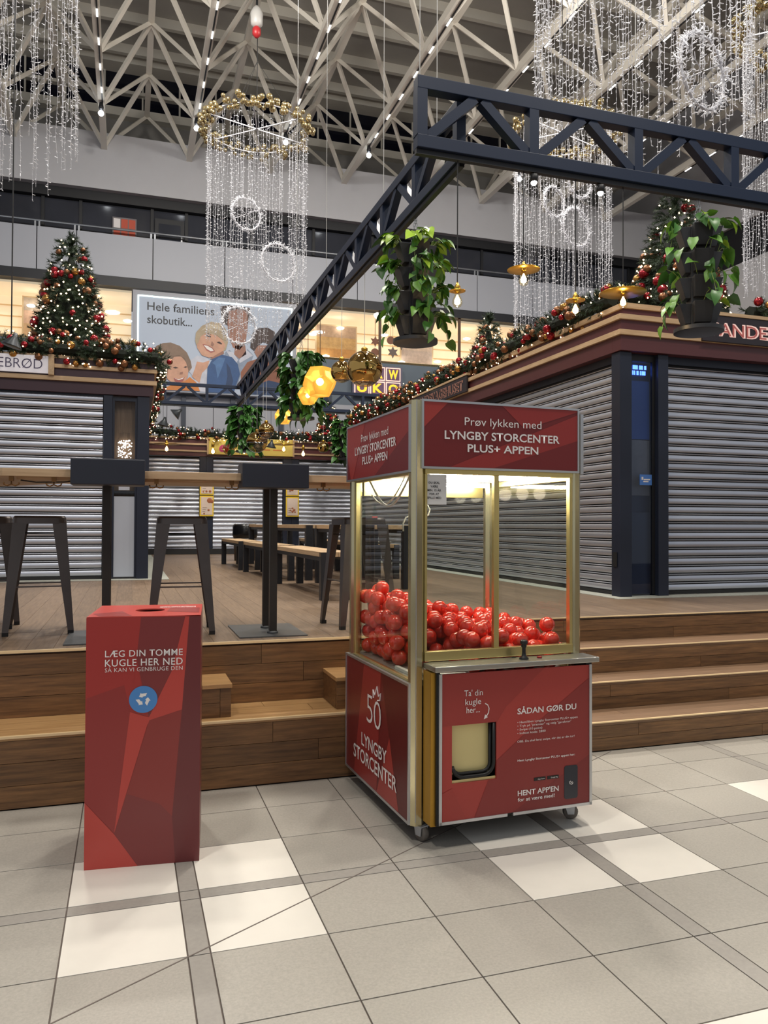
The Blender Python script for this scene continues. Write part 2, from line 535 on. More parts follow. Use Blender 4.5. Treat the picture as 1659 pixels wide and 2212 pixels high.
# storey below: warm shop windows, slate and grey wall
struct('wall_lower_back', MB().box(XL, XR, 22.0, 22.2, 4.9, 6.26), m_slate)
gl = struct('wall_ground_back', MB().box(XL, XR, 22.0, 22.2, 0, 4.9), m_lgrey)
for x in (-1.6, 1.42, 2.75, 4.1, 5.5, 6.85, 8.2):
    box('post', (x - .06, x + .06, 21.9, 21.995, 2.5, 4.9 if x < 5 else 5.6), M('post_dark', srgb(52, 58, 72), .5), gl)
m_shopwall = M('shop_glow_wall', srgb(236, 224, 200), .8, emit=srgb(255, 234, 200), estr=.52)  # glow in the wall material stands in for the shop's lighting
m_shopline = M('shop_shelf', srgb(222, 194, 152), .7, emit=srgb(226, 190, 140), estr=.3)  # slats and floor carry the same stand-in glow
def shop(n, x0, x1):
    w = struct('wall_shop_' + n, MB().box(x0, x1, 23.6, 23.7, 6.26, 7.73), m_shopwall)
    box('ceiling_panel', (x0, x1, 22.2, 23.6, 7.66, 7.72), m_shopwall, w)
    box('floor_panel', (x0, x1, 22.0, 23.6, 6.20, 6.27), m_shopline, w)
    for i in range(4):
        z = 6.5 + i * .3
        box('wall_slat', (x0, x1, 23.56, 23.6, z, z + .03), m_shopline, w)
    g = struct('window_' + n, MB().box(x0, x1, 22.02, 22.03, 6.27, 7.73), glass('shop_glass', (.96, .96, .95)))
    x = x0 + .0
    while x < x1 + .01:
        box('mullion', (x - .035, x + .035, 21.98, 22.05, 6.26, 7.73), M('bronze_frame', srgb(96, 70, 54), .5), g); x += 2.55
    return w
shop('3', -9.0, .05)
shop('4', 4.5, 17.0)
# posters and hanging stars in the shop
def framed(x0, x1, z0, z1, y, label, cols, nm='shop_picture'):
    t = thing(nm, label, 'picture', (x0, y, z0))
    box('frame', (0, x1 - x0, 0, .03, 0, z1 - z0), M('pic_frame', srgb(226, 200, 160), .6), t)
    k = len(cols)
    for i, c in enumerate(cols):
        h = (z1 - z0 - .08) / k
        box('print', (.04, x1 - x0 - .04, -.004, -.001, .04 + i * h, .04 + (i + 1) * h), M('print_%s_%d' % (nm, c[0] * 7 + c[1] + c[2]), srgb(*c), .7, vary=.25, nscale=9, emit=srgb(*c), estr=.12), t)  # prints glow faintly, shop light put into their material
framed(-2.75, -1.2, 6.42, 7.55, 23.0, 'faded mountain poster hanging in the shop beside the tall tree', [(206, 170, 130), (214, 176, 150), (196, 178, 160)])
framed(5.3, 6.6, 6.35, 7.45, 22.9, 'brown autumn landscape print hanging in the lit shop', [(190, 140, 80), (196, 158, 104), (180, 150, 124)])
framed(8.0, 9.1, 6.35, 7.35, 22.9, 'grey misty print in the lit shop behind the hanging planter', [(196, 178, 168), (206, 186, 170)])
def star(cx, cz, y, r, mat, label, kind):
    t = thing('hanging_' + kind, label, 'decoration', (cx, y, cz), 0, 'paper decorations in the lit shop')
    if kind == 'star':
        pts = [((r if i % 2 == 0 else r * .5) * math.sin(PI * i / 6), (r if i % 2 == 0 else r * .5) * math.cos(PI * i / 6)) for i in range(12)]
    else:
        pts = [(r * .8 * math.sin(2 * PI * i / 16), r * .8 * math.cos(2 * PI * i / 16)) for i in range(16)]
    MB().prism(pts, lambda a, b, d: (a, d, b), -.02, .02).build('paper_shape', mat, t)
    MB().tube([(0, 0, r * .9), (0, 0, 7.66 - cz)], .006, 4).build('thread', M('thread', srgb(190, 160, 120), .7), t)
ms1 = M('paper_brown', srgb(150, 104, 84), .7); ms2 = M('paper_grey', srgb(128, 116, 112), .7)
star(7.06, 6.95, 22.5, .16, ms1, 'brown six pointed paper star in the shop beside a brown disc', 'star')
star(7.05, 6.62, 22.5, .15, ms1, 'brown paper disc hanging lowest in the lit shop', 'disc')
star(7.55, 7.02, 22.5, .15, ms1, 'brown paper disc hanging between two stars in the shop', 'disc')
star(7.62, 6.66, 22.5, .18, ms2, 'grey six pointed paper star hanging low in the shop', 'star')
star(7.9, 6.92, 22.5, .17, ms2, 'pale grey paper star furthest along the shop row', 'star')
for i, (x, z) in enumerate(((-.9, 7.25), (-2.5, 7.2), (-.05, 7.0), (5.2, 7.05), (6.05, 7.3), (7.45, 7.2), (8.3, 7.35), (9.2, 6.5), (10.2, 7.3), (8.0, 6.4), (5.6, 6.42))):
    o = MB().lathe([(.03, 0), (.10, .02), (.12, .05), (.05, .08)], (0, 0, 0), 12).build('shop_spotlight', lamp_mat('shop_lamp', (1, .93, .8), 7), None, True, loc=(x, 22.8, z))
    tag(o, ('glowing lamp between the tall tree and the billboard', 'glowing lamp beside the faded mountain poster', 'glowing lamp at the billboard end of the shop window',
            'glowing shop lamp just past the billboard', 'glowing lamp above the autumn landscape print', 'glowing lamp above the grey paper star', 'glowing lamp above the misty print',
            'low glowing lamp past the misty print', 'high glowing lamp farthest along the lit shop', 'low glowing lamp under the misty print', 'low glowing lamp under the autumn landscape print')[i], 'lamp', 'lamps in the lit shop')
# side wall on the far side with the same bands
struct('wall_right', MB().box(17.0, 17.3, 3, 25, 10.31, 15.45).box(17.0, 17.3, 3, 25, 0.0, 9.12), m_white)
struct('window_5', MB().box(17.1, 17.3, 3, 25, 9.12, 10.31), m_black)

# ================================================================== billboard
bb = thing('billboard', 'large lit family advertising billboard on the far wall', 'billboard', (.078, 21.6, 4.96))
W, H = 4.40, 2.66
box('frame', (0, W, .10, .38, -.0, H), m_lgrey, bb)
def bplane(name, pts, mat, lay):
    # 2-D outline on the face of the billboard, with its own small thickness
    y = .099 - lay * .004
    return MB().prism([(p[0], p[1]) for p in pts], lambda a, b, d: (a, d, b), y - .003, y).build(name, mat, bb)
m_bbg = M('bill_ground', srgb(166, 176, 192), .5, emit=srgb(170, 186, 206), estr=.14)
bplane('print_ground', [(.13, .02), (W - .13, .02), (W - .13, H - .13), (.13, H - .13)], m_bbg, 0)
for nm, d in (('light_tube', (.13, W - .13, .085, .10, H - .16, H - .125)), ('light_tube', (.12, .155, .085, .10, .9, H - .13)), ('light_tube', (W - .155, W - .12, .085, .10, 1.2, H - .13))):
    box(nm, d, lamp_mat('cold_tube', (.80, 1.0, .95), 2.4), bb)
def ell(cx, cz, rx, rz, n=28, rot=0.0, sq=1.0):
    out = []
    for i in range(n):
        a = 2 * PI * i / n
        x, z = rx * math.cos(a), rz * math.sin(a) * (sq if math.sin(a) < 0 else 1)
        out.append((cx + x * math.cos(rot) - z * math.sin(rot), cz + x * math.sin(rot) + z * math.cos(rot)))
    return out
def bm_(n, c): return M('bill_' + n, srgb(*c), .55, emit=srgb(*c), estr=.05, vary=.16, nscale=5)
BC = {k: bm_(k, c) for k, c in dict(skin=(196, 150, 126), skin2=(150, 108, 92), hairb=(172, 154, 128), hairl=(196, 182, 158), hairk=(128, 106, 90), brown=(58, 42, 40), shirt=(190, 192, 204), jean=(48, 82, 130), jeand=(34, 58, 96), jeanl=(76, 112, 158), orange=(200, 124, 62), orange_d=(140, 88, 66), teeth=(232, 226, 222), dk=(58, 40, 38), grey=(134, 146, 166), lip=(160, 88, 82)).items()}
BILL = [
    ('brown', 1, [(2.278, 2.408), (2.533, 2.478), (3.08, 2.444), (3.097, 2.236), (3.023, 1.952), (2.537, 1.88), (2.326, 1.954)]),
    ('skin2', 2, [(2.519, 2.308), (2.836, 2.404), (3.026, 2.322), (3.024, 1.797), (2.965, 1.454), (2.814, 1.258), (2.632, 1.306), (2.509, 1.602), (2.476, 1.967)]),
    ('skin2', 2, [(2.692, 1.371), (2.965, 1.392), (2.997, 1.148), (2.8, 1.011), (2.663, 1.124)]),
    ('grey', 1, [(2.422, 1.168), (2.541, 1.238), (2.724, 1.067), (2.846, 1.014), (3.027, 1.304), (3.197, 1.131), (3.121, 0.91), (2.849, 0.584), (2.73, 0.148), (2.487, 0.439), (2.364, 0.858)]),
    ('shirt', 2, [(2.451, 1.2), (2.632, 1.183), (2.77, 0.978), (2.725, 0.883), (2.543, 1.054)]),
    ('shirt', 2, [(2.997, 1.271), (3.181, 1.13), (3.029, 1.027), (2.816, 0.889), (2.801, 0.965)]),
    ('orange_d', 3, [(2.848, 0.646), (3.029, 0.935), (3.305, 1.046), (3.739, 1.015), (4.054, 0.849), (4.087, 0.538), (4.074, 0.084), (2.853, 0.047)]),
    ('skin2', 4, [(3.303, 1.418), (3.659, 1.444), (3.676, 1.166), (3.522, 0.968), (3.336, 1.018), (3.211, 1.225)]),
    ('brown', 5, [(3.117, 1.527), (3.162, 1.747), (3.33, 1.9), (3.578, 1.936), (3.781, 1.828), (3.83, 1.582), (3.737, 1.326), (3.649, 1.444), (3.456, 1.522), (3.303, 1.387), (3.211, 1.256), (3.103, 1.341)]),
    ('jeand', 5, [(3.097, 0.045), (3.248, 0.301), (3.618, 0.463), (4.072, 0.381), (4.084, 0.063)]),
    ('shirt', 4, [(1.447, 0.841), (1.68, 1.023), (1.946, 0.951), (2.051, 0.807), (1.95, 0.406), (1.923, 0.04), (1.54, 0.049), (1.626, 0.385), (1.419, 0.613)]),
    ('skin', 5, [(1.666, 0.856), (1.828, 0.837), (2.005, 0.91), (1.948, 0.709), (1.801, 0.548), (1.738, 0.272), (1.537, 0.44), (1.623, 0.687)]),
    ('hairb', 6, [(1.617, 1.472), (1.645, 1.655), (1.791, 1.834), (2.042, 1.967), (2.296, 1.946), (2.462, 1.752), (2.495, 1.448), (2.436, 1.23), (2.347, 1.162), (1.943, 1.315), (1.707, 1.267)]),
    ('skin', 7, [(1.641, 1.413), (1.72, 1.54), (1.911, 1.646), (2.179, 1.607), (2.359, 1.469), (2.426, 1.351), (2.361, 1.179), (2.183, 1.029), (1.99, 0.978), (1.797, 1.031), (1.672, 1.219)]),
    ('hairb', 8, [(1.618, 1.411), (1.631, 1.624), (1.791, 1.834), (2.042, 1.967), (2.326, 1.924), (2.478, 1.722), (2.455, 1.476), (2.329, 1.512), (2.119, 1.663), (1.94, 1.679), (1.764, 1.544), (1.692, 1.356), (1.648, 1.293)]),
    ('hairl', 9, [(1.763, 1.695), (1.998, 1.896), (2.236, 1.886), (2.388, 1.715), (2.178, 1.774), (1.94, 1.77)]),
    ('lip', 8, [(1.81, 1.335), (1.943, 1.324), (2.077, 1.258), (2.146, 1.163), (2.034, 1.115), (1.914, 1.176)]),
    ('teeth', 9, [(1.839, 1.313), (1.949, 1.297), (2.068, 1.233), (2.11, 1.169), (2.027, 1.154), (1.926, 1.211)]),
    ('dk', 8, [(1.897, 1.578), (1.956, 1.604), (2.036, 1.565), (2.024, 1.534), (1.953, 1.546)]),
    ('dk', 8, [(2.186, 1.419), (2.258, 1.442), (2.336, 1.39), (2.318, 1.362), (2.252, 1.381)]),
    ('dk', 9, [(1.893, 1.621), (1.976, 1.645), (2.054, 1.603), (1.976, 1.621)]),
    ('skin2', 8, [(2.055, 1.445), (2.121, 1.359), (2.086, 1.289), (2.026, 1.315)]),
    ('skin2', 8, [(2.153, 1.057), (2.361, 1.194), (2.392, 1.135), (2.213, 0.97), (2.005, 0.94)]),
    ('jean', 9, [(1.923, 0.034), (1.948, 0.709), (2.079, 0.954), (2.332, 1.085), (2.603, 1.034), (2.762, 0.855), (2.825, 0.583), (2.729, 0.301), (2.656, 0.051)]),
    ('jeanl', 10, [(2.065, 0.838), (2.243, 1.002), (2.423, 1.0), (2.335, 0.734), (2.217, 0.422), (2.155, 0.783)]),
    ('jeand', 10, [(2.399, 0.067), (2.486, 0.5), (2.454, 0.864), (2.545, 0.748), (2.638, 0.387), (2.55, 0.061)]),
    ('hairk', 7, [(0.551, 1.091), (0.607, 1.199), (0.778, 1.287), (0.979, 1.317), (1.211, 1.245), (1.401, 1.078), (1.499, 0.86), (1.536, 0.681), (1.449, 0.555), (0.871, 0.488), (0.669, 0.683)]),
    ('skin', 8, [(0.876, 0.518), (0.926, 0.76), (1.068, 0.935), (1.256, 0.963), (1.383, 0.806), (1.443, 0.585), (1.427, 0.418), (1.34, 0.272), (1.19, 0.224), (1.016, 0.243), (0.886, 0.34)]),
    ('hairk', 9, [(0.778, 1.227), (0.979, 1.287), (1.211, 1.215), (1.416, 1.004), (1.491, 0.708), (1.433, 0.674), (1.359, 0.895), (1.184, 0.988), (1.039, 0.947), (0.932, 0.731), (0.885, 0.489), (0.784, 0.512)]),
    ('lip', 9, [(1.061, 0.371), (1.189, 0.352), (1.348, 0.413), (1.305, 0.291), (1.19, 0.239), (1.088, 0.277)]),
    ('teeth', 10, [(1.079, 0.363), (1.189, 0.343), (1.333, 0.4), (1.299, 0.359), (1.189, 0.316)]),
    ('dk', 9, [(1.036, 0.648), (1.105, 0.674), (1.186, 0.649), (1.106, 0.623)]),
    ('dk', 9, [(1.314, 0.675), (1.375, 0.707), (1.413, 0.688), (1.369, 0.658)]),
    ('skin2', 9, [(1.222, 0.525), (1.303, 0.552), (1.292, 0.479), (1.211, 0.468)]),
    ('orange', 10, [(0.788, 0.08), (1.074, 0.202), (1.363, 0.309), (1.479, 0.422), (1.656, 0.282), (1.752, 0.055), (0.788, 0.036)]),
]
for nm_, lay_, pts_ in BILL:
    bplane('print_shape', [(min(W - .135, max(.135, u)), min(H - .17, max(.025, v))) for u, v in pts_], BC[nm_], lay_)
inkd = M('bill_ink', srgb(36, 36, 44), .5)
lettering('Hele familiens', inkd, bb, (.37, .092, 2.15), (1, 0, 0), (0, 0, 1), width=1.75, cap=.22, weight=.006)
lettering('skobutik...', inkd, bb, (.37, .092, 1.80), (1, 0, 0), (0, 0, 1), width=1.16, cap=.22, weight=.006)

# square block-letter shop sign behind the gold ball
js_ = thing('shop_sign', 'square yellow block-letter sign glowing on the slate wall behind the gold ball', 'sign', (6.15, 21.75, 5.16))
box('board', (0, 1.52, .02, .12, 0, .90), M('sign_board', srgb(112, 108, 128), .6), js_)
my = M('sign_yellow', srgb(240, 190, 60), .5, emit=srgb(255, 196, 40), estr=1.0)
mo = M('sign_plate', srgb(120, 92, 120), .6)
mpk = M('sign_edge', srgb(250, 214, 200), .5, emit=srgb(255, 190, 170), estr=.9)
for i, ch in enumerate(('', 'A', 'W', 'U', 'K', 'O')):
    cx = .05 + (i % 3) * .48; cz = .47 - (i // 3) * .43
    box('letter_frame', (cx, cx + .45, .008, .02, cz, cz + .40), mpk, js_)
    box('letter_plate', (cx + .03, cx + .42, .002, .01, cz + .03, cz + .37), mo, js_)
    if ch:
        lettering(ch, my, js_, (cx + .225, -.002, cz + .08), (1, 0, 0), (0, 0, 1), width=.30, cap=.25, weight=.04, align='CENTER')

# ================================================================== roof: deck, purlins and space frame
ceil = struct('ceiling', MB().box(-14, XC, -6, 25.2, 15.45, 15.6), m_deckroof)
for k in range(18):
    y = 24.0 - k * 1.55
    box('purlin', (XL, 20, y - .07, y + .07, 15.18, 15.45), m_purlin, ceil)
BX = [-.68 + 2.2 * k for k in range(-3, 8)]
ZB, ZT = 11.46, 13.0
sf_nodes_y = [22.0 - 2.2 * k for k in range(0, 6)]
m_led = lamp_mat('led_strip', (1.0, .95, .88), 2.2)
fr_thing = struct('ceiling_space_frame', MB().box(XL, XR, 22.28, 22.32, 11.40, 11.48), m_frame)
for bx in BX:
    if bx < -6 or bx > 16: continue
    box('bottom_chord', (bx - .075, bx + .075, 10.0, 22.0, ZB - .09, ZB + .09), m_frame, fr_thing)
    box('track_channel', (bx + .012, bx + .042, 10.0, 19.6, ZB - .110, ZB - .09), m_black, fr_thing)
    for k in range(9):
        y = 11.2 + k * .95
        box('track_lamp', (bx + .008, bx + .046, y, y + .24, ZB - .125, ZB - .109), m_led, fr_thing)
    tx = bx + 1.1
    box('top_chord', (tx - .07, tx + .07, 10.0, 23.2, ZT - .08, ZT + .08), m_frame, fr_thing)
    for y in sf_nodes_y:
        if y < 11: continue
        for dx in (-1.1, 1.1):
            for dy in (-1.1, 1.1):
                if bx + dx < -7.5 or bx + dx > 15.5: continue
                MB().beam((bx, y, ZB), (bx + dx, y + dy, ZT), .085, .085).build('diagonal', m_frame, fr_thing)
for bx in BX:
    if bx < -2 or bx > 11: continue
    sp_i = sum(1 for q in BX if -2 <= q < bx - .1)
    b = thing('spot_lamp', 'bare bright spot bulb under the roof trusses, %s from the plum kiosk side' % ('first', 'second', 'third', 'fourth', 'fifth', 'sixth', 'seventh')[sp_i], 'lamp', (bx, 19.5, 11.28), 0, 'spot bulbs under the roof trusses')
    MB().lathe([(.05, 0), (.06, .05), (.04, .16)], (0, 0, -.10), 10).build('socket', m_black, b, True)
    MB().ball((0, 0, -.19), .065, 12, 8).build('bulb', lamp_mat('cold_bulb', (.93, .97, 1), 22), b, True)
# ================================================================== kiosks
WLD = set()
def wthing(name, label, cat, loc, group=None):
    """a thing whose parts are given in world coordinates"""
    t = thing(name, label, cat, loc, 0, group)
    WLD.add(t.name)
    return t
_link0 = link
def link(name, me, parent=None, loc=None, rot=None, scale=None):
    o = _link0(name, me, parent, loc, rot, scale)
    if parent is not None and parent.name in WLD:
        o.matrix_parent_inverse = Matrix.Translation(-Vector(parent.location))
    return o

SLAT = [(-.004, .004), (.010, .005), (.0145, .012), (.016, .032), (.0145, .052), (.010, .060), (-.004, .061)]
RIDGE = [(-.004, .070), (.007, .0705), (.0105, .0755), (.007, .0805), (-.004, .081)]
def shutter(parent, p0, ux, n, length, z0, z1, sh=.088, name='shutter'):
    """a roller shutter: one slat after another from z0 to z1; ux runs along it, n points out"""
    ux = Vector(ux); n = Vector(n); p0 = Vector(p0)
    k = sh / .088
    back = MB().prism([(0, 0), (length, 0), (length, z1 - z0), (0, z1 - z0)], lambda a, b, d: tuple(p0 + ux * a + n * d + Vector((0, 0, z0 + b))), -.05, -.006).build(name, m_shutb, parent)
    sfn = lambda a, b, d: tuple(ux * d + n * a * k + Vector((0, 0, b * k)))
    me = MB().prism(SLAT, sfn, .004, length - .004).mesh('slat', m_shut, 'auto')
    mr = MB().prism(RIDGE, sfn, .004, length - .004).mesh('slat_ridge', m_shut, 'auto')
    z = z0
    while z + sh <= z1 + .01:
        _link0('slat', me, back, p0 + Vector((0, 0, z))); _link0('slat_ridge', mr, back, p0 + Vector((0, 0, z))); z += sh
    box_ = MB().prism([(0, 0), (length, 0), (length, .03), (0, .03)], lambda a, b, d: tuple(p0 + ux * a + n * d + Vector((0, 0, z0 - .032 + b))), -.01, .02)
    box_.build('bottom_rail', m_shutb, back)
    return back

def wb_(name, dims, mat, parent, bevel=0.0):
    return MB().box(*dims).build(name, mat, parent, False, bevel)

# ---- the kiosk with the corner post
K = wthing('pancake_kiosk', 'large shuttered kiosk with maroon cornice and corner display post', 'kiosk', (4.55, 6.48, ZP))
KX0, KY0 = 4.505, 6.45                 # outer cornice planes
KX1, KY1 = 11.0, 16.2
def cornice(parent, x0, y0, x1, y1, lay):
    for nm, z0, z1, out, th, mat in lay:
        a, b = x0 - out, y0 - out
        mx = m_lw if mat == 'wood' else mat
        my_ = m_lwy if mat == 'wood' else mat
        wb_(nm, (a, x1, b, b + th, z0, z1), mx, parent, .002)
        wb_(nm, (a, a + th, b + th + .0005, y1, z0, z1), my_, parent, .002)
m_cor = m_maroon
cornice(K, KX0, KY0, KX1, KY1, [
    ('fascia', 3.115, 3.262, 0, .14, m_cor), ('batten', 3.262, 3.312, .028, .16, 'wood'), ('fascia', 3.312, 3.412, 0, .14, m_cor),
    ('batten', 3.412, 3.462, .028, .16, 'wood'), ('fascia', 3.462, 3.552, -.10, .10, m_cor), ('batten', 3.552, 3.605, -.075, .10, 'wood')])
wb_('roof', (KX0 + .2, KX1, KY0 + .2, KY1, 3.50, 3.56), m_maroon2, K)
# head under the cornice, corner post and display window
wb_('head_rail', (4.60, KX1, 6.56, 6.66, 3.04, 3.115), m_navy, K)
wb_('head_rail', (4.60, 4.66, 6.70, KY1, 3.04, 3.115), m_navy, K)
post = wb_('corner_post', (4.522, 4.655, 6.485, 6.63, ZP + .004, 3.112), m_navy, K, .006)
wb_('socket_plate', (4.514, 4.521, 6.53, 6.60, 1.02, 1.16), m_black, post)
wb_('post', (4.965, 5.085, 6.49, 6.63, ZP + .004, 3.112), m_navy, K, .006)
disp = wb_('display_case', (4.656, 4.964, 6.62, 6.64, ZP + .02, 3.10), M('display_back', srgb(30, 38, 58), .35), K)
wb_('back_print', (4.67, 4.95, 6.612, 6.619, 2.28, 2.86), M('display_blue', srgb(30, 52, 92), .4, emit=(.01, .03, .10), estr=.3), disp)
wb_('back_print', (4.67, 4.95, 6.612, 6.619, 1.72, 2.27), M('display_grey', srgb(112, 108, 106), .45, vary=.2, nscale=6), disp)
wb_('lower_panel', (4.656, 4.964, 6.585, 6.60, ZP + .02, 1.55), M('display_panel', srgb(36, 42, 56), .25), disp)
wb_('frame', (4.656, 4.964, 6.545, 6.575, 3.04, 3.10), m_black, disp)
wb_('frame', (4.935, 4.964, 6.545, 6.575, ZP + .02, 3.04), m_black, disp)
wb_('pane', (4.656, 4.936, 6.552, 6.558, ZP + .02, 3.04), glass('display_glass', (.80, .86, .96), 1.5), disp)
sign_refl = lamp_mat('blue_reflection', (.10, .22, 1.0), 5)  # glowing bars stand in for a blue sign mirrored in the pane
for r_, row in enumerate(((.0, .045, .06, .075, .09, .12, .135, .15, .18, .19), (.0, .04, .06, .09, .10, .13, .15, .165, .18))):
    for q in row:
        wb_('reflection_bar', (4.71 + q, 4.71 + q + .011, 6.606, 6.611, 2.975 - r_ * .055, 3.015 - r_ * .055), sign_refl, disp)
stk = wb_('sticker', (4.79, 4.93, 6.547, 6.551, 1.82, 1.925), M('blue_sticker', srgb(74, 124, 200), .4), disp)
for i, (a, b, z) in enumerate(((.02, .04, 1.872), (.045, .12, 1.870), (.04, .10, 1.850))):
    wb_('sticker_mark', (4.79 + a, 4.79 + b, 6.545, 6.5468, z, z + (.03 if i == 0 else .012)), m_white_ink, stk)
shutter(K, (5.09, 6.60, ZP + .045), (1, 0, 0), (0, -1, 0), 5.8, 0, 2.30, .0868)
shutter(K, (4.615, 11.9, ZP + .045), (0, -1, 0), (-1, 0, 0), 5.26, 0, 2.30, .0868)
wb_('post', (4.56, 4.66, 11.92, 12.10, ZP + .004, 3.112), m_navy, K)
shutter(K, (4.615, 16.1, ZP + .045), (0, -1, 0), (-1, 0, 0), 3.98, 0, 2.30, .0868)
wb_('floor_curb', (4.40, KX1, 6.34, 6.62, ZP + .0005, ZP + .006), m_stone, K)
wb_('floor_curb', (4.40, 4.64, 6.6205, KY1, ZP + .0005, ZP + .006), m_stone, K)
# signs on the cornice
def outlined(text, parent, org, ux, width, cap, fill, edge):
    uy = (0, 0, 1)
    lettering(text, edge, parent, org, ux, uy, width=width, cap=cap, weight=.045, depth=.001)
    lettering(text, fill, parent, org, ux, uy, width=width * .985, cap=cap * .97, weight=.0, depth=.003)
m_sgn = M('sign_black', srgb(42, 36, 42), .5)
m_rose = M('sign_rose', srgb(196, 104, 100), .5); m_rosee = M('sign_rose_edge', srgb(246, 214, 206), .5, emit=srgb(255, 200, 190), estr=.25)
s1 = wthing('pancake_sign', 'black sign with outlined rose capitals on the kiosk front', 'sign', (6.9, 6.43, 3.26))
wb_('board', (5.42, 8.0, 6.395, 6.42, 3.265, 3.53), m_sgn, s1, .003)
wb_('trim', (5.40, 8.02, 6.385, 6.45, 3.531, 3.565), m_lw, s1)
outlined('PANDEKAGEHUSET', s1, (5.52, 6.394, 3.330), (1, 0, 0), 1.95, .125, m_rose, m_rosee)
s2 = wthing('pancake_sign', 'dark sign with thin outlined capitals on the kiosk side, behind the claw machine', 'sign', (4.47, 11, 3.27))
wb_('board', (4.45, 4.476, 9.95, 12.05, 3.275, 3.50), m_sgn, s2, .003)
wb_('trim', (4.44, 4.50, 9.93, 12.07, 3.501, 3.53), m_lwy, s2)
outlined('PANDEKAGEHUSET', s2, (4.449, 11.93, 3.315), (0, -1, 0), 1.86, .13, m_sgn, M('sign_dim', srgb(170, 120, 104), .5))

# ---- the kiosk with the display jar
KL = wthing('sandwich_kiosk', 'shuttered kiosk with plum cornice and narrow display cabinet beside its shutter', 'kiosk', (-2.4, 10.3, ZP))
def cor_left(parent, lay):
    x1, y0 = .305, 10.27
    for nm, z0, z1, out, th, mat in lay:
        mx = m_lw if mat == 'wood' else mat; my_ = m_lwy if mat == 'wood' else mat
        wb_(nm, (-5.2, x1 + out, y0 - out, y0 - out + th, z0, z1), mx, parent, .002)
        wb_(nm, (x1 + out - th, x1 + out, y0 - out + th + .0005, 18.1, z0, z1), my_, parent, .002)
cor_left(KL, [('fascia', 3.022, 3.158, -.01, .14, m_maroon2), ('batten', 3.158, 3.212, .03, .16, 'wood'), ('fascia', 3.212, 3.310, 0, .14, m_maroon2),
              ('batten', 3.310, 3.356, .03, .16, 'wood'), ('fascia', 3.356, 3.43, 0, .14, m_maroon2), ('batten', 3.43, 3.465, .01, .16, 'wood')])
wb_('roof', (-5.2, .2, 10.42, 18.1, 3.38, 3.44), m_maroon2, KL)
wb_('post', (-.296, -.190, 10.30, 10.42, ZP + .004, 3.02), m_navy, KL, .005)
wb_('post', (.105, .25, 10.30, 10.42, ZP + .004, 3.02), m_navy, KL, .005)
wb_('side_wall', (.15, .22, 10.43, 18.1, ZP + .004, 3.02), m_navy, KL)
cab = wb_('display_cabinet', (-.189, .104, 10.47, 10.49, ZP + .02, 3.02), wood('cabinet_wood', srgb(110, 84, 58), srgb(142, 112, 80), 'z', .5), KL)
wb_('frame', (-.189, -.165, 10.33, 10.37, ZP + .02, 3.0), m_navy, cab); wb_('frame', (.08, .104, 10.33, 10.37, ZP + .02, 3.0), m_navy, cab)
wb_('frame', (-.165, .08, 10.33, 10.37, 2.955, 3.0), m_navy, cab)
wb_('shelf', (-.18, .10, 10.36, 10.47, 2.205, 2.232), m_navy, cab)
wb_('shelf', (-.18, .10, 10.36, 10.47, 1.80, 1.83), m_black, cab)
wb_('label_card', (-.11, .02, 10.36, 10.38, 1.84, 1.92), m_white_ink, cab)
wb_('lower_panel', (-.165, .08, 10.345, 10.36, ZP + .03, 1.76), M('cabinet_white', srgb(178, 184, 196), .4), cab)
wb_('pane', (-.165, .08, 10.335, 10.339, 1.78, 2.95), glass('cabinet_glass', (.9, .92, .95), 1.4), cab)
shutter(KL, (-5.0, 10.36, ZP + .045), (1, 0, 0), (0, -1, 0), 4.70, 0, 2.30, .0985)
wb_('head_rail', (-5.0, -.29, 10.33, 10.42, 3.0, 3.022), m_navy, KL)
wb_('floor_curb', (-5.2, .50, 10.12, 10.42, ZP + .0005, ZP + .006), m_stone, KL)
wb_('floor_curb', (.23, .50, 10.4205, 18.1, ZP + .0005, ZP + .006), m_stone, KL)
jar = thing('light_jar', 'clear glass jar full of tiny lights in the kiosk display cabinet', 'jar', (-.045, 10.415, 2.233))
MB().lathe([(.085, 0), (.100, .02), (.104, .20), (.09, .25), (.062, .28), (.066, .33)], (0, 0, 0), 20).build('glass_body', glass('jar_glass', (.93, .94, .95), 1.45), jar, True)
lb = MB()
for i in range(90):
    a = random.uniform(0, 2 * PI); rr = .085 * math.sqrt(random.random()); lb.ball((rr * math.cos(a), rr * math.sin(a) * .5, random.uniform(.02, .24)), random.uniform(.004, .009), 6, 4)
tag(lb.build('tiny_lights', lamp_mat('jar_lights', (1, .93, .86), 7), jar), kind='stuff')
s3 = wthing('sandwich_sign', 'white sign with thin dark capitals on the kiosk cornice under the garland', 'sign', (-1.6, 10.2, 3.21))
wb_('board', (-2.45, -.925, 10.21, 10.235, 3.225, 3.435), M('sign_white', srgb(226, 222, 228), .5, emit=(.8, .8, .9), estr=.12), s3, .003)
wb_('frame', (-.924, -.86, 10.20, 10.24, 3.213, 3.46), m_lwy, s3)
lettering('SMØRREBRØD', M('sign_ink', srgb(74, 66, 96), .5), s3, (-.99, 10.209, 3.275), (1, 0, 0), (0, 0, 1), width=1.0, cap=.118, align='RIGHT', weight=-.008)

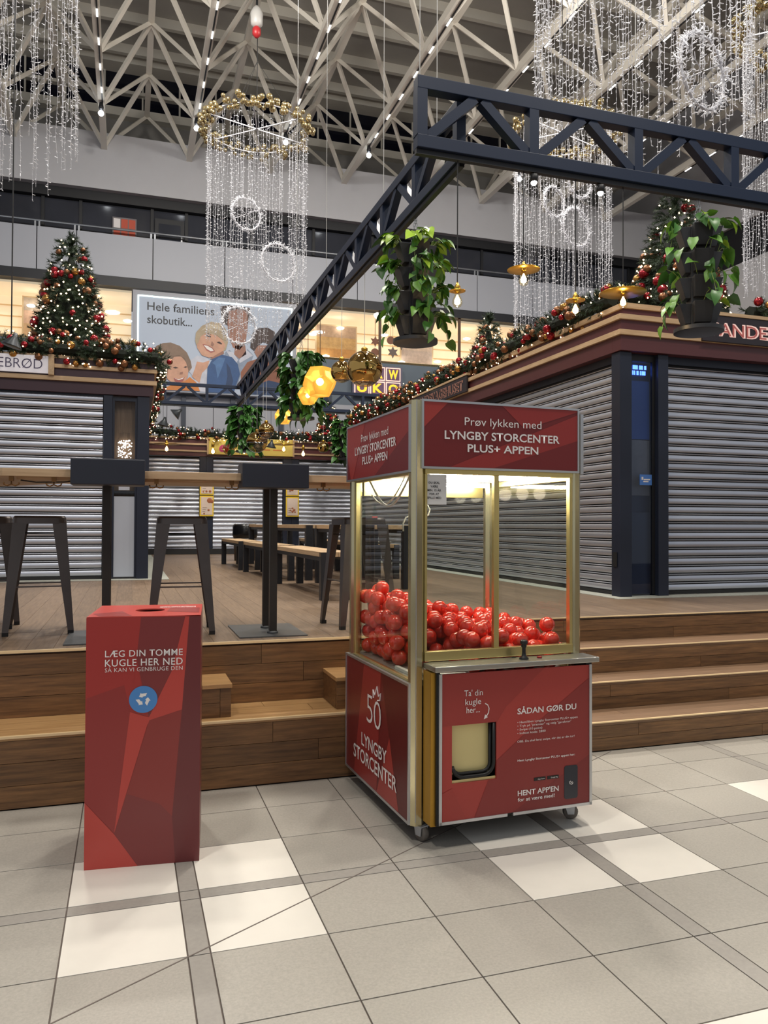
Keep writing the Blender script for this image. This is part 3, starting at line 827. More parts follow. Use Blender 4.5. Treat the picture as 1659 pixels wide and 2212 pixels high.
# ---- the kiosk across the back of the seating area
KB = wthing('grill_kiosk', 'shuttered kiosk closing off the back of the seating area, with yellow menu boards', 'kiosk', (4, 18.5, ZP))
for nm, z0, z1, out, mat in (('fascia', 2.98, 3.075, .0, m_maroon), ('batten', 3.075, 3.115, .03, m_lw), ('fascia', 3.115, 3.235, 0, m_maroon), ('batten', 3.235, 3.275, .03, m_lw), ('fascia', 3.275, 3.375, 0, m_maroon), ('batten', 3.375, 3.415, .03, m_lw)):
    wb_(nm, (.31, 9.5, 18.45 - out, 18.60, z0, z1), mat, KB)
wb_('roof', (.31, 9.5, 18.62, 21.4, 3.35, 3.42), m_maroon2, KB)
for x0, x1 in ((1.575, 1.72), (1.725, 1.87), (3.52, 3.72), (3.725, 3.90), (6.0, 6.3)):
    wb_('post', (x0, x1, 18.48, 18.62, ZP + .004, 2.978), m_navy, KB)
shutter(KB, (.33, 18.56, ZP + .05), (1, 0, 0), (0, -1, 0), 1.24, 0, 2.20, .0985)
shutter(KB, (1.88, 18.56, ZP + .05), (1, 0, 0), (0, -1, 0), 1.63, 0, 2.20, .0985)
shutter(KB, (3.91, 18.56, ZP + .05), (1, 0, 0), (0, -1, 0), 2.08, 0, 2.20, .0985)
wb_('base_plinth', (.31, 9.5, 18.44, 18.47, ZP, ZP + .12), m_shutb, KB)
sy = wthing('grill_sign', 'yellow sign with slanted pink lettering on the back kiosk cornice', 'sign', (2.7, 18.4, 3.03))
wb_('board', (1.76, 3.72, 18.385, 18.415, 3.03, 3.42), M('sign_yellow_board', srgb(232, 206, 104), .5), sy, .003)
wb_('frame', (1.72, 1.759, 18.38, 18.42, 3.02, 3.43), m_lwy, sy); wb_('frame', (3.721, 3.76, 18.38, 18.42, 3.02, 3.43), m_lwy, sy)
lettering('el', M('pink_ink', srgb(206, 66, 124), .5), sy, (1.98, 18.384, 3.10), (1, 0, 0), (.22, 0, .975), cap=.23, weight=.03)
lettering('&', M('orange_ink', srgb(226, 130, 70), .5), sy, (2.86, 18.384, 3.15), (1, 0, 0), (0, 0, 1), cap=.07)
for i in range(2):
    wb_('print_line', (2.95 + i * .3, 3.18 + i * .3, 18.382, 18.384, 3.155, 3.18), M('orange_ink', (0, 0, 0)), sy)
def menu(x0, x1, label, foods):
    t = wthing('menu_board', label, 'menu', ((x0 + x1) / 2, 18.44, 1.6))
    for z0, z1, nm in ((1.60, 2.07, 'lower'), (2.09, 2.45, 'upper')):
        p = wb_('menu_frame', (x0, x1, 18.42, 18.45, z0, z1), M('menu_yellow', srgb(236, 200, 60), .5), t)
        wb_('menu_sheet', (x0 + .03, x1 - .03, 18.412, 18.419, z0 + .03, z1 - .03), M('menu_paper', srgb(222, 202, 188), .6), p)
        for (cx, cz, r) in foods[nm]:
            MB().lathe([(r, 0), (r * .8, .004), (r * .2, .007)], (0, 0, 0), 10).build('food_print', M('menu_food', srgb(168, 100, 62), .6), p, loc=None).matrix_local = Matrix.Translation((x0 + cx, 18.411, z0 + cz)) @ Matrix.Rotation(PI / 2, 4, 'X')
        for k in range(3):
            wb_('print_line', (x0 + .06, x0 + .06 + .06 + .02 * k, 18.409, 18.411, z0 + .10 + k * .045, z0 + .108 + k * .045), M('menu_ink', srgb(120, 100, 92), .6), p)
menu(1.57, 1.885, 'double yellow menu board on the back kiosk post nearer the plum kiosk', {'lower': [(.22, .36, .06), (.27, .34, .04), (.2, .14, .025), (.1, .06, .02)], 'upper': [(.08, .07, .02), (.15, .08, .025), (.23, .08, .03)]})
menu(3.57, 3.885, 'double yellow menu board on the back kiosk post behind the bench tables', {'lower': [(.16, .12, .03), (.2, .16, .03), (.11, .15, .02), (.22, .11, .02), (.16, .2, .022)], 'upper': [(.15, .15, .035), (.2, .19, .03), (.1, .13, .02)]})

# ================================================================== navy lattice trusses
def truss(name, label, p0, p1, zb, zt, verts, tops, ch=.08, web=.07, width=.07):
    """vertical lattice girder between two plan points; verts: positions of posts, tops: apex positions along it"""
    t = wthing(name, label, 'truss', (p0[0], p0[1], zb))
    a = Vector((p0[0], p0[1], 0)); b = Vector((p1[0], p1[1], 0)); L_ = (b - a).length; d = (b - a) / L_
    at = lambda s_, z: tuple(a + d * s_ + Vector((0, 0, z)))
    MB().beam(at(0, zt - ch / 2), at(L_, zt - ch / 2), width, ch).build('top_chord', m_truss, t, bevel=.004)
    MB().beam(at(0, zb + ch / 2), at(L_, zb + ch / 2), width, ch).build('bottom_chord', m_truss, t, bevel=.004)
    MB().beam(at(0, zb - .02), at(L_, zb - .02), .04, .035).build('lamp_track', m_black, t)
    for s_ in verts:
        MB().beam(at(s_, zb + ch), at(s_, zt - ch), web, width * .96).build('post', m_truss, t)
    for (s0, s1) in tops:
        MB().beam(at(s0, zb + ch), at(s1, zt - ch), width * .8, web * .9).build('diagonal', m_truss, t)
    return t
x0 = 1.87
fv = [.035, .90, 1.79, 2.69, 3.58, 4.47]
ft = []
for a, b in zip(fv[:-1], fv[1:]):
    mid = (a + b) / 2
    ft += [(a + .05, mid - .03), (b - .05, mid + .03)]
truss('front_truss', 'navy lattice truss nearest the viewer, hung over the steps', (x0, 5.05), (x0 + 4.6, 5.05), 4.02, 4.52, fv, ft, .09, .075, .09)
sv = [.05 + i * .87 for i in range(15)]
sd = []
for a, b in zip(sv[:-1], sv[1:]):
    mid = (a + b) / 2
    sd += [(a + .04, mid - .03), (b - .04, mid + .03)]
truss('side_truss', 'long navy lattice truss running away over the seating area', (2.25, 5.12), (2.285, 17.25), 4.02, 4.47, [v for v in sv if v < 12.1], [q for q in sd if max(q) < 12.1], .08, .07, .08)
bv = [.05 + i * .88 for i in range(11)]
bd = []
for a, b in zip(bv[:-1], bv[1:]):
    mid = (a + b) / 2
    bd += [(a + .04, mid - .03), (b - .04, mid + .03)]
truss('back_truss', 'navy lattice truss crossing in front of the back kiosk', (-.2, 17.3), (8.7, 17.3), 3.98, 4.45, bv, bd, .07, .06, .07)
wi = 0
for (x, y, z) in ((2.24, 6.9, 4.47), (2.26, 9.2, 4.47), (2.27, 11.0, 4.47), (2.25, 5.6, 4.47), (3.66, 5.05, 4.52), (5.0, 5.05, 4.52), (1.9, 5.05, 4.52)):
    lab = ('thin steel wire holding up the side truss near the gold ball', 'thin steel wire holding up the side truss above the faceted lamps', 'thin steel wire holding up the far part of the side truss', 'thin steel wire holding the side truss where it meets the front truss', 'thin steel wire above the middle of the front truss', 'thin steel wire above the front truss near the corner planter', 'thin steel wire at the free end of the front truss')[wi]
    wi += 1
    tag(MB().tube([(x, y, z), (x, y, 11.4)], .0035, 5).build('hanging_wire', M('wire_grey', srgb(170, 170, 168), .4), None), lab, 'wire', 'suspension wires')
for (x, y, lab) in ((2.79, 5.05, 'small bright spot clipped under the front truss beside the brass disc lamp'), (3.35, 5.05, 'small bright spot clipped under the middle of the front truss')):
    t = thing('track_spot', lab, 'lamp', (x, y, 3.985))
    MB().lathe([(.028, 0), (.032, .05), (.012, .06)], (0, 0, -.065), 10).build('spot_body', m_black, t, True)
    MB().ball((0, 0, -.07), .022, 10, 6).build('bulb', lamp_mat('cold_bulb', (1, 1, 1), 1), t, True)
# ================================================================== claw machine
m_gold = M('gold_anodised', srgb(222, 204, 140), .3, metal=.9)
m_goldp = M('gold_panel', srgb(186, 142, 52), .35, metal=.6)
m_champ = M('champagne_post', srgb(206, 196, 158), .18, metal=.85)
m_red = M('red_print', srgb(150, 48, 46), .38)
m_redl = M('red_print_light', srgb(166, 58, 52), .38)
m_redd = M('red_print_dark', srgb(116, 34, 36), .38)
m_redx = M('red_print_deep', srgb(96, 26, 28), .38)
m_cream = M('cream_plastic', srgb(232, 214, 150), .3)
m_rub = M('black_rubber', srgb(18, 18, 19), .45)
m_ink2 = m_white_ink
CMX, CMY, CMR = 1.213, 3.301, R(2.208)
CM = thing('claw_machine', 'red and gold prize claw machine on casters beside the steps', 'claw machine', (CMX, CMY, 0), CMR)
WD, DP = .905, .945
def post(name, x, y, z0, z1, s_=.062, mat=m_champ):
    c_ = s_ * .28
    pts = [(x + c_, y), (x + s_ - c_, y), (x + s_, y + c_), (x + s_, y + s_ - c_), (x + s_ - c_, y + s_), (x + c_, y + s_), (x, y + s_ - c_), (x, y + c_)]
    o = MB().prism(pts, lambda a, b, d: (a, b, d), z0, z1).build(name, mat, CM)
    return o
fp = post('corner_post', .002, .0, .072, 1.985, .066)
for x in (.0005,):
    box('post_groove', (.018, .022, -.0015, .001, .09, 1.98), m_alu, fp)
post('corner_post', WD - .062, .002, .09, 1.972, .052)
post('corner_post', .004, DP - .066, .085, 1.97)
post('corner_post', WD - .066, DP - .066, .085, 1.97)
box('gold_side_panel', (.055, .098, -.088, -.001, .095, .77), m_goldp, CM, .004)
# lower body, inner deck
box('base_body', (.03, WD - .03, .03, DP - .03, .095, .68), M('base_dark', srgb(52, 40, 30), .6), CM)
box('inner_deck', (.02, WD - .02, .02, DP - .02, .69, .715), M('deck_grey', srgb(150, 146, 138), .4), CM)
# lower left panel, upper sign boxes, right and back panels
def red_panel(name, fn, w, z0, z1, base, facets, frame=.012):
    """flat printed panel; fn(u, z, d) -> local xyz with d out of the face"""
    p = MB().prism([(0, z0), (w, z0), (w, z1), (0, z1)], fn, -.012, 0).build(name, base, CM)
    for i, (pts, mt) in enumerate(facets):
        MB().poly([fn(u, z, .0008 + i * .0003) for u, z in pts]).build('printed_facet', mt, p, fix=False)
    f = frame
    for (a, b, c, d) in ((0, w, z0 - f, z0), (0, w, z1, z1 + f), (-f, 0, z0 - f, z1 + f), (w, w + f, z0 - f, z1 + f)):
        MB().prism([(a, c), (b, c), (b, d), (a, d)], fn, -.014, .004).build('edge_strip', m_alu, p)
    return p
fL = lambda u, z, d: (-.004 - d, .945 - u, z)           # left face, u runs towards the viewer
fF = lambda u, z, d: (u, -.006 - d, z)                  # upper front face
fC = lambda u, z, d: (u, -.104 - d, z)                  # lower cabinet front
LW = .915
pLl = red_panel('side_panel', fL, LW, .088, .692, m_redd, [([(.30, .692), (.56, .692), (.50, .088), (.14, .088)], m_red), ([(.56, .692), (LW, .692), (LW, .088), (.80, .088)], m_redx), ([(.5, .088), (.80, .088), (.68, .40)], m_redl)])
pLu = red_panel('side_sign', fL, LW, 1.668, 1.955, m_red, [([(0, 1.668), (.10, 1.668), (.30, 1.955), (0, 1.955)], m_redl), ([(.45, 1.668), (LW, 1.668), (LW, 1.85)], m_redd), ([(0, 1.668), (.06, 1.668), (0, 1.80)], m_redd)], .010)
fU = lambda u, z, d: (.052 + u, -.006 - d, z)
pFu = red_panel('front_sign', fU, .812, 1.684, 1.978, m_redd, [([(0, 1.86), (0, 1.978), (.12, 1.978)], m_redl), ([(.40, 1.978), (.812, 1.978), (.812, 1.97), (.52, 1.875)], m_red), ([(.13, 1.684), (.812, 1.684), (.812, 1.955)], m_red), ([(.35, 1.684), (.812, 1.684), (.812, 1.83)], m_redd)], .010)
fR = lambda u, z, d: (WD + .002 + d, .02 + u, z)
red_panel('side_panel', fR, .90, .10, .69, m_redd, [], .01)
red_panel('side_sign', fR, .90, 1.68, 1.955, m_redd, [], .01)
fB = lambda u, z, d: (WD - .02 - u, DP + .002 + d, z)
red_panel('back_panel', fB, .86, .10, .69, m_redd, [], .01)
red_panel('back_sign', fB, .86, 1.68, 1.955, m_redd, [], .01)
box('roof_panel', (.02, WD - .02, .01, DP - .01, 1.955, 1.975), m_redx, CM)
box('inner_ceiling', (.03, WD - .03, .02, DP - .03, 1.668, 1.676), M('inner_white', srgb(226, 226, 214), .6), CM)
# lettering on the signs
for (tx, a, b, z, cap, wt) in (('Prøv lykken med', .701, .291, 1.858, .040, 0.0), ('LYNGBY STORCENTER', .804, .186, 1.795, .042, .017), ('PLUS+ APPEN', .679, .302, 1.737, .040, .017)):
    lettering(tx, m_ink2, pLu, (-.0065, a, z), (0, -1, 0), (0, 0, 1), width=a - b, cap=cap, weight=wt)
for (tx, a, b, z, cap, wt) in (('Prøv lykken med', .255, .661, 1.879, .037, 0.0), ('LYNGBY STORCENTER', .154, .762, 1.813, .037, .018), ('PLUS+ APPEN', .270, .644, 1.757, .035, .018)):
    lettering(tx, m_ink2, pFu, (a, -.0085, z), (1, 0, 0), (0, 0, 1), width=b - a, cap=cap, weight=wt)
for (tx, a, b, z, cap, wt) in (('5', .590, .500, .405, .150, -.012), ('0', .482, .378, .400, .145, -.012), ('LYNGBY', .672, .296, .265, .066, .012), ('STORCENTER', .803, .162, .172, .070, .012)):
    lettering(tx, m_ink2, pLl, (-.0065, a, z), (0, -1, 0), (0, 0, 1), width=a - b, cap=cap, weight=wt)
cr = [(.49, .545), (.495, .585), (.468, .565), (.437, .612), (.415, .568), (.385, .588), (.395, .552), (.43, .545)]
MB().tube([(-.0068, a, z) for a, z in cr], .0032, 5).build('crown_mark', m_ink2, pLl)
# lower front cabinet
Z0, Z1 = .118, .762
XA, XB = .100, .862
DX0, DX1, DZ0, DZ1 = .150, .370, .279, .534
cabt = box('front_cabinet', (XB - .012, XB + .018, -.100, -.002, .108, .772), m_rub, CM)
box('cabinet_side', (.076, .094, -.100, -.002, .100, .772), m_rub, cabt)
box('cabinet_floor', (.095, .862, -.098, -.002, .108, .116), m_rub, cabt)
def cpan(u0, u1, z0, z1):
    return MB().prism([(u0, z0), (u1, z0), (u1, z1), (u0, z1)], fC, -.012, 0)
fpn = MB()
for q in ((XA, DX0, Z0, Z1), (DX1, XB, Z0, Z1), (DX0, DX1, Z0, DZ0), (DX0, DX1, DZ1, Z1)):
    fpn.prism([(q[0], q[2]), (q[1], q[2]), (q[1], q[3]), (q[0], q[3])], fC, -.012, 0)
pC = fpn.build('front_panel', M('red_front_lit', srgb(172, 60, 54), .38), CM)  # brighter reds here: light bounced off the floor is put into the colour
for i, (pts, mt) in enumerate((([(XA, Z1), (.60, Z1), (.37, .60), (XA, .48)], M('red_front_lit_mid', srgb(158, 54, 50), .38)), ([(.37, .36), (.56, .50), (XB, .70), (XB, Z0), (.26, Z0)], m_redd), ([(.45, .118), (XB, .118), (XB, .34)], M('red_front_lit_deep', srgb(126, 40, 40), .38)), ([(XA, .24), (.149, .26), (.22, .118), (XA, .118)], m_redl))):
    # facets never cover the hatch
    if i == 1:
        pts = [(.3705, .36), (.56, .50), (XB, .70), (XB, Z0), (.26, Z0), (.33, .2785), (.3705, .2785)]
        pts = [(.3705, .36), (.3705, .2785), (.33, .2785), (.26, Z0), (XB, Z0), (XB, .70), (.56, .50)]; mt = M('red_front_lit_dark', srgb(140, 46, 44), .38)
    if i == 0:
        pts = [(XA, .5345), (.3705, .5345), (.42, .60), (.62, Z1), (XA, Z1)]
    MB().poly([fC(u, z, .0008 + i * .0003) for u, z in pts]).build('printed_facet', mt, pC, fix=False)
for (a, b, c, d) in ((XA - .012, .425, Z0 - .013, Z0), (.455, XB + .012, Z0 - .013, Z0), (XA - .014, XA, Z0 - .013, Z1 + .002), (XB, XB + .014, Z0 - .013, Z1 + .002)):
    MB().prism([(a, c), (b, c), (b, d), (a, d)], fC, -.014, .005).build('edge_strip', m_alu, pC)
# prize hatch
box('hatch_flap', (DX0 + .004, DX1 - .024, -.070, -.062, DZ0 + .03, DZ1 - .002), m_cream, CM)
box('hatch_frame', (DX0, DX1, -.096, -.093, DZ0, DZ0 + .012), m_cream, CM)
def seal(inset, y, r_):
    xr, xl, zb, rc = DX1 - .011 - inset, DX0 + .006 + inset * .3, DZ0 + .022 + inset, .052 - inset
    pts = [(xr, y, DZ1 - .003), (xr, y, zb + rc)]
    pts += [(xr - rc + rc * math.cos(a), y, zb + rc - rc * math.sin(a)) for a in (R(22), R(45), R(68), R(90))]
    pts += [(xl + rc, y, zb)] + [(xl + rc - rc * math.sin(a), y, zb + rc - rc * math.cos(a)) for a in (R(22), R(45), R(68), R(85))]
    MB().tube(pts, r_, 8).build('hatch_seal', m_rub, CM, True)
seal(0.0, -.098, .0085)
seal(.014, -.088, .0075)
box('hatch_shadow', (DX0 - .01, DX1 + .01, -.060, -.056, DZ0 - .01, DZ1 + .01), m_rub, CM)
# ledge with joystick
led = box('steel_ledge', (.058, .905, -.128, .004, .776, .800), M('brushed_steel', srgb(176, 174, 168), .3, metal=.9, vary=.08, nscale=6, stretch=(1, 30, 1)), CM, .004)
joy = MB().lathe([(.022, 0), (.022, .006), (.012, .012), (.0085, .03), (.0085, .052), (.012, .056), (.013, .064), (.010, .068), (.017, .071), (.017, .084), (.012, .088)], (.536, -.062, .800), 16).build('joystick', m_rub, CM, True)
MB().lathe([(.012, 0), (.012, .006), (.008, .009)], (.62, -.06, .800), 12).build('push_button', M('button_red', srgb(150, 20, 20), .3), CM, True)
box('coin_label', (.50, .52, -.02, -.004, .8005, .802), m_rub, CM)
# lettering on the front
def ft_(tx, a, b, z, cap, wt=0.0, al='LEFT'):
    return lettering(tx, m_ink2, pC, (a, -.1065, z), (1, 0, 0), (0, 0, 1), width=b - a, cap=cap, weight=wt)
ft_("Ta' din", .208, .299, .660, .027); ft_('kugle', .213, .291, .621, .027); ft_('her...', .219, .285, .585, .027)
MB().tube([(.312, -.1058, .621), (.325, -.1058, .614), (.332, -.1058, .598), (.329, -.1058, .578), (.317, -.1058, .562)], .0022, 5).build('arrow_mark', m_ink2, pC)
MB().poly([(.306, -.1062, .551), (.326, -.1062, .559), (.312, -.1062, .573)]).build('arrow_mark', m_ink2, pC, fix=False)
ft_('SÅDAN GØR DU', .476, .790, .560, .026, .02)
for i, (tx, b) in enumerate((('• Hent/åben Lyngby Storcenter PLUS+ appen', .797), ('• Tryk på "præmier" og vælg "gavekran"', .762), ('• Swipe (10 point)', .606), ('• Indtast kode: 2800', .624))):
    ft_(tx, .476, b, .518 - i * .0165, .0098)
ft_('OBS. Du skal først swipe, når det er din tur!', .476, .780, .431, .0098)
ft_('Hent Lyngby Storcenter PLUS+ appen her:', .477, .782, .345, .0098, .012)
for a, tx in ((.564, 'App Store'), (.634, 'Google Play')):
    b = MB().prism([(a, .248), (a + .061, .248), (a + .061, .263), (a, .263)], fC, .0018, .003).build('store_badge', m_rub, pC)
    lettering(tx, m_ink2, b, (a + .018, -.1072, .2525), (1, 0, 0), (0, 0, 1), width=.038, cap=.006)
ft_("HENT APP'EN", .478, .694, .190, .0235, .02); ft_('for at være med!', .478, .672, .164, .0165, .014)
rr = []
for (cx, cz, a0) in ((.787, .289, 0), (.736, .289, 90), (.736, .157, 180), (.787, .157, 270)):
    for k in range(4):
        a = R(a0 + k * 30); rr.append((cx + .011 * math.cos(a), cz + .011 * math.sin(a)))
ph = MB().prism(rr, fC, .0018, .003).build('phone_print', M('phone_dark', srgb(34, 38, 50), .25), pC)
MB().tube([(.752, -.1075, .226), (.755, -.1075, .215), (.766, -.1075, .212), (.772, -.1075, .218), (.768, -.1075, .223), (.762, -.1075, .219), (.758, -.1075, .228)], .0016, 5).build('crown_mark', m_ink2, ph)
# glass and its gold rails
pane = glass('machine_glass', (.95, .965, .95), 1.42)
box('pane', (.022, .026, .07, DP - .07, .72, 1.665), pane, CM)
box('pane', (.075, .430, .020, .024, .845, 1.655), pane, CM)
box('pane', (.435, .838, .030, .034, .845, 1.655), pane, CM)
box('pane', (WD - .026, WD - .022, .06, DP - .07, .72, 1.665), pane, CM)
box('pane', (.07, WD - .07, DP - .026, DP - .022, .72, 1.665), pane, CM)
for d in ((.066, .846, .006, .04, .803, .846), (.066, .846, .006, .04, 1.652, 1.684), (.420, .446, .012, .038, .846, 1.652), (.066, .078, .010, .036, .846, 1.652), (.832, .848, .010, .04, .846, 1.652),
          (.014, .04, .066, .082, .70, 1.665), (.014, .04, DP - .10, DP - .066, .70, 1.665), (.012, .036, .08, DP - .1, .700, .716), (.012, .036, .08, DP - .1, 1.648, 1.668),
          (WD - .04, WD - .014, .08, DP - .08, .70, .735), (WD - .04, WD - .014, .08, DP - .08, 1.64, 1.67), (.08, WD - .08, DP - .04, DP - .014, .70, .735), (.08, WD - .08, DP - .04, DP - .014, 1.58, 1.67)):
    box('glass_rail', d, m_gold, CM, .002)
# partitions of the prize shaft
acr = glass('acrylic', (.93, .94, .94), 1.35)
box('acrylic_sheet', (.30, .304, .05, .34, .716, 1.02), acr, CM)
box('acrylic_sheet', (.05, .304, .342, .346, .716, 1.02), acr, CM)
box('shaft_lip', (.05, .07, .06, .34, .716, .73), M('inner_white', (1, 1, 1)), CM)
box('shaft_lip', (.05, .30, .06, .08, .716, .73), M('inner_white', (1, 1, 1)), CM)
# lamp tubes and loose white cable inside
lt = MB().tube([(.15, .14, 1.648), (.80, .14, 1.648)], .012, 10).build('lamp_tube', lamp_mat('tube_white', (1.0, .95, .82), 55), CM, True)
MB().tube([(.15, .80, 1.648), (.80, .80, 1.648)], .012, 10).build('lamp_tube', lamp_mat('tube_white', (1, 1, 1), 9), CM, True)
cab_pts = []
for i in range(25):
    t = i / 24
    cab_pts.append((.06, .16 + .60 * t, 1.66 - .145 * math.sin(PI * t) ** 1.1))
MB().tube(cab_pts, .006, 6).build('white_cable', M('cable_white', srgb(216, 212, 196), .5), CM, True)
MB().tube([(.09, .30 + .5 * i / 12, 1.665 - .11 * math.sin(PI * i / 12 * .9) - .05 * i / 12) for i in range(13)], .004, 6).build('white_cable', M('cable_white', (1, 1, 1)), CM, True)
MB().tube([(.12 + .07 * math.sin(i * .5), .24, 1.50 - .10 * (i / 10) ** 2 + .02 * math.sin(i)) for i in range(11)], .004, 6).build('white_cable', M('cable_white', (1, 1, 1)), CM, True)
# casters
def caster(x, y, rot):
    c = MB().box(-.028, .028, -.028, .028, .066, .072).build('caster', m_steel, CM, loc=(x, y, 0)); c.rotation_euler = (0, 0, rot)
    for s_ in (-1, 1):
        MB().hexa([(s_ * .019 - .002, -.02, .026), (s_ * .019 + .002, -.02, .026), (s_ * .019 + .002, .012, .026), (s_ * .019 - .002, .012, .026)], [(s_ * .019 - .002, -.024, .068), (s_ * .019 + .002, -.024, .068), (s_ * .019 + .002, .024, .068), (s_ * .019 - .002, .024, .068)]).build('fork', m_steel, c)
    w = MB().lathe([(.012, -.014), (.033, -.014), (.036, -.010), (.036, .010), (.033, .014), (.012, .014)], (0, 0, 0), 20).build('wheel', M('wheel_grey', srgb(104, 98, 92), .6), c, True)
    w.matrix_local = Matrix.Translation((0, -.006, .036)) @ Matrix.Rotation(PI / 2, 4, 'Y')
    h = MB().lathe([(.010, -.012), (.010, .012)], (0, 0, 0), 8).build('axle', m_black, c)
    h.matrix_local = Matrix.Translation((0, -.006, .036)) @ Matrix.Rotation(PI / 2, 4, 'Y')
caster(.055, .02, .35); caster(.835, .02, 1.25); caster(.06, DP - .08, .2); caster(.84, DP - .08, .9)
# taped notice
nt_ = thing('paper_notice', 'small white paper notice taped inside the claw machine window', 'notice', (CMX, CMY, 0), CMR)
sh_ = MB().box(.052, .176, .0165, .0178, 1.513, 1.650).build('sheet', M('paper', srgb(226, 224, 222), .7), nt_)
for i, tx in enumerate(('DU SKAL', 'VÆRE', 'MIN. 15 ÅR', 'FOR AT', 'SPILLE MED')):
    lettering(tx, M('paper_ink', srgb(40, 40, 42), .6), nt_, (.114, .0155, 1.607 - i * .0172), (1, 0, 0), (0, 0, 1), cap=.0098, weight=.012, align='CENTER')

# ---- red balls
m_ball = M('red_ball', srgb(232, 58, 38), .14, spec=.6, coat=.4)
bme = MB().ball((0, 0, 0), .0395, 20, 14).mesh('capsule_ball', m_ball, True)
hme = MB().lathe([(.0396, -.0012), (.0399, 0), (.0396, .0012)], (0, 0, 0), 20).mesh('seam', M('ball_seam', srgb(180, 40, 28), .3))
def heap(x, y):          # top of the pile inside the cabinet
    left = max(0, min(1, (.62 - x) / .5)); back = max(0, min(1, (y - .10) / .5))
    return .885 + .14 * left * (.5 + .5 * back) + .04 * back
Rb = .0402
cells = np.zeros((0, 3))
def rest(x, y):
    z = .716 + Rb
    if len(cells):
        d2 = (cells[:, 0] - x) ** 2 + (cells[:, 1] - y) ** 2
        k = d2 < (2 * Rb) ** 2
        if k.any():
            z = max(z, float((cells[k, 2] + np.sqrt((2 * Rb) ** 2 - d2[k])).max()))
    return z
def inside(x, y):
    return .08 < x < WD - .075 and .083 < y < DP - .075 and not (x < .348 and y < .390)
brng = random.Random(21)
tries = 0
while len(cells) < 290 and tries < 2600:
    tries += 1
    x, y = brng.uniform(.08, WD - .075), brng.uniform(.083, DP - .075)
    if not inside(x, y): continue
    z = rest(x, y); step_ = .03
    for it in range(40):                       # roll down to a resting place
        best = (z, x, y)
        for q in range(8):
            a = q * PI / 4 + it
            x2, y2 = x + step_ * math.cos(a), y + step_ * math.sin(a)
            if inside(x2, y2):
                z2 = rest(x2, y2)
                if z2 < best[0] - 1e-5: best = (z2, x2, y2)
        if best[0] < z - 1e-5: z, x, y = best
        else:
            step_ *= .6
            if step_ < .001: break
    if z <= heap(x, y): cells = np.vstack([cells, (x, y, z)])
for (x, y) in ((.13, .74), (.78, .13)):
    z = rest(x, y); cells = np.vstack([cells, (x, y, z)])
cells = [tuple(c_) for c_ in cells]
cs, sn = math.cos(CMR), math.sin(CMR)
for (x, y, z) in cells[:300]:
    o = link('capsule_ball', bme, None, (CMX + cs * x - sn * y, CMY + sn * x + cs * y, z), (random.uniform(0, 3), random.uniform(0, 3), 0))
    top_one = z == max(c_[2] for c_ in cells)
    right_one = (x, y, z) == cells[-1]
    tag(o, 'highest red plastic ball on top of the pile in the claw machine' if top_one else 'red plastic ball lying on top of the pile at its far front corner' if right_one else 'glossy red plastic ball in the pile inside the claw machine', 'ball', 'red balls in the claw machine')

# ================================================================== collection bin
BN = thing('collection_bin', 'tall red cardboard collection bin with a round hole in its top', 'bin', (-.158, 3.452, 0), R(-5.86))
bw_, bd_, bh_ = .460, .468, 1.030
b1 = M('bin_red', srgb(166, 54, 50), .3); b2 = M('bin_red_light', srgb(190, 70, 62), .3); b3 = M('bin_red_dark', srgb(128, 52, 52), .3); b4 = M('bin_red_deep', srgb(108, 46, 48), .3); b5 = M('bin_red_mid', srgb(148, 52, 50), .3)
fN = lambda u, z, d: (u, -d, z)
pf = MB().prism([(0, 0), (bw_, 0), (bw_, bh_), (0, bh_)], fN, -.006, 0).build('front_panel', b1, BN)
sh = .012
def bf(pts): return [(min(bw_ - .0005, max(.0005, u - sh * z / 1.03)), z) for u, z in pts]
fac = [([(0, .275), (.18, .64), (.216, .895), (.228, 1.0295), (.012, 1.0295)], b1), ([(.0005, .275), (.118, .139), (.183, .638), (.16, .75), (.012, .70)], b5), ([(.228, 1.0295), (.407, 1.0295), (.35, .80), (.258, .612), (.21, .86)], b3),
       ([(.118, .139), (.183, .638), (.26, .61)], b2), ([(.183, .638), (.258, .612), (.35, .80), (.407, 1.0295), (.424, 1.0295), (.392, .639), (.365, .40), (.26, .58)], b2),
       ([(.118, .139), (.26, .60), (.392, .639), (.35, .196), (.362, .0005), (.211, .0005)], M('bin_red_brown', srgb(142, 54, 50), .3)),
       ([(.118, .139), (.211, .0005), (.362, .0005), (.35, .196), (.30, .25), (.17, .30)], b3),
       ([(.424, 1.0295), (.471, 1.0295), (.46, .0005), (.362, .0005), (.35, .196), (.392, .639)], b4),
       ([(.0005, .275), (.118, .139), (.211, .0005), (.0005, .0005)], b2)]
for i, (pts, mt) in enumerate(fac):
    MB().poly([fN(u, z, .0005 + .0002 * i) for u, z in bf(pts)]).build('printed_facet', mt, pf, fix=False)
box('side_panel', (0, .006, .0065, bd_, 0, bh_), b5, BN); box('side_panel', (bw_ - .006, bw_, .0065, bd_, 0, bh_), b4, BN); box('back_panel', (.0065, bw_ - .0065, bd_ - .006, bd_, 0, bh_), b5, BN)
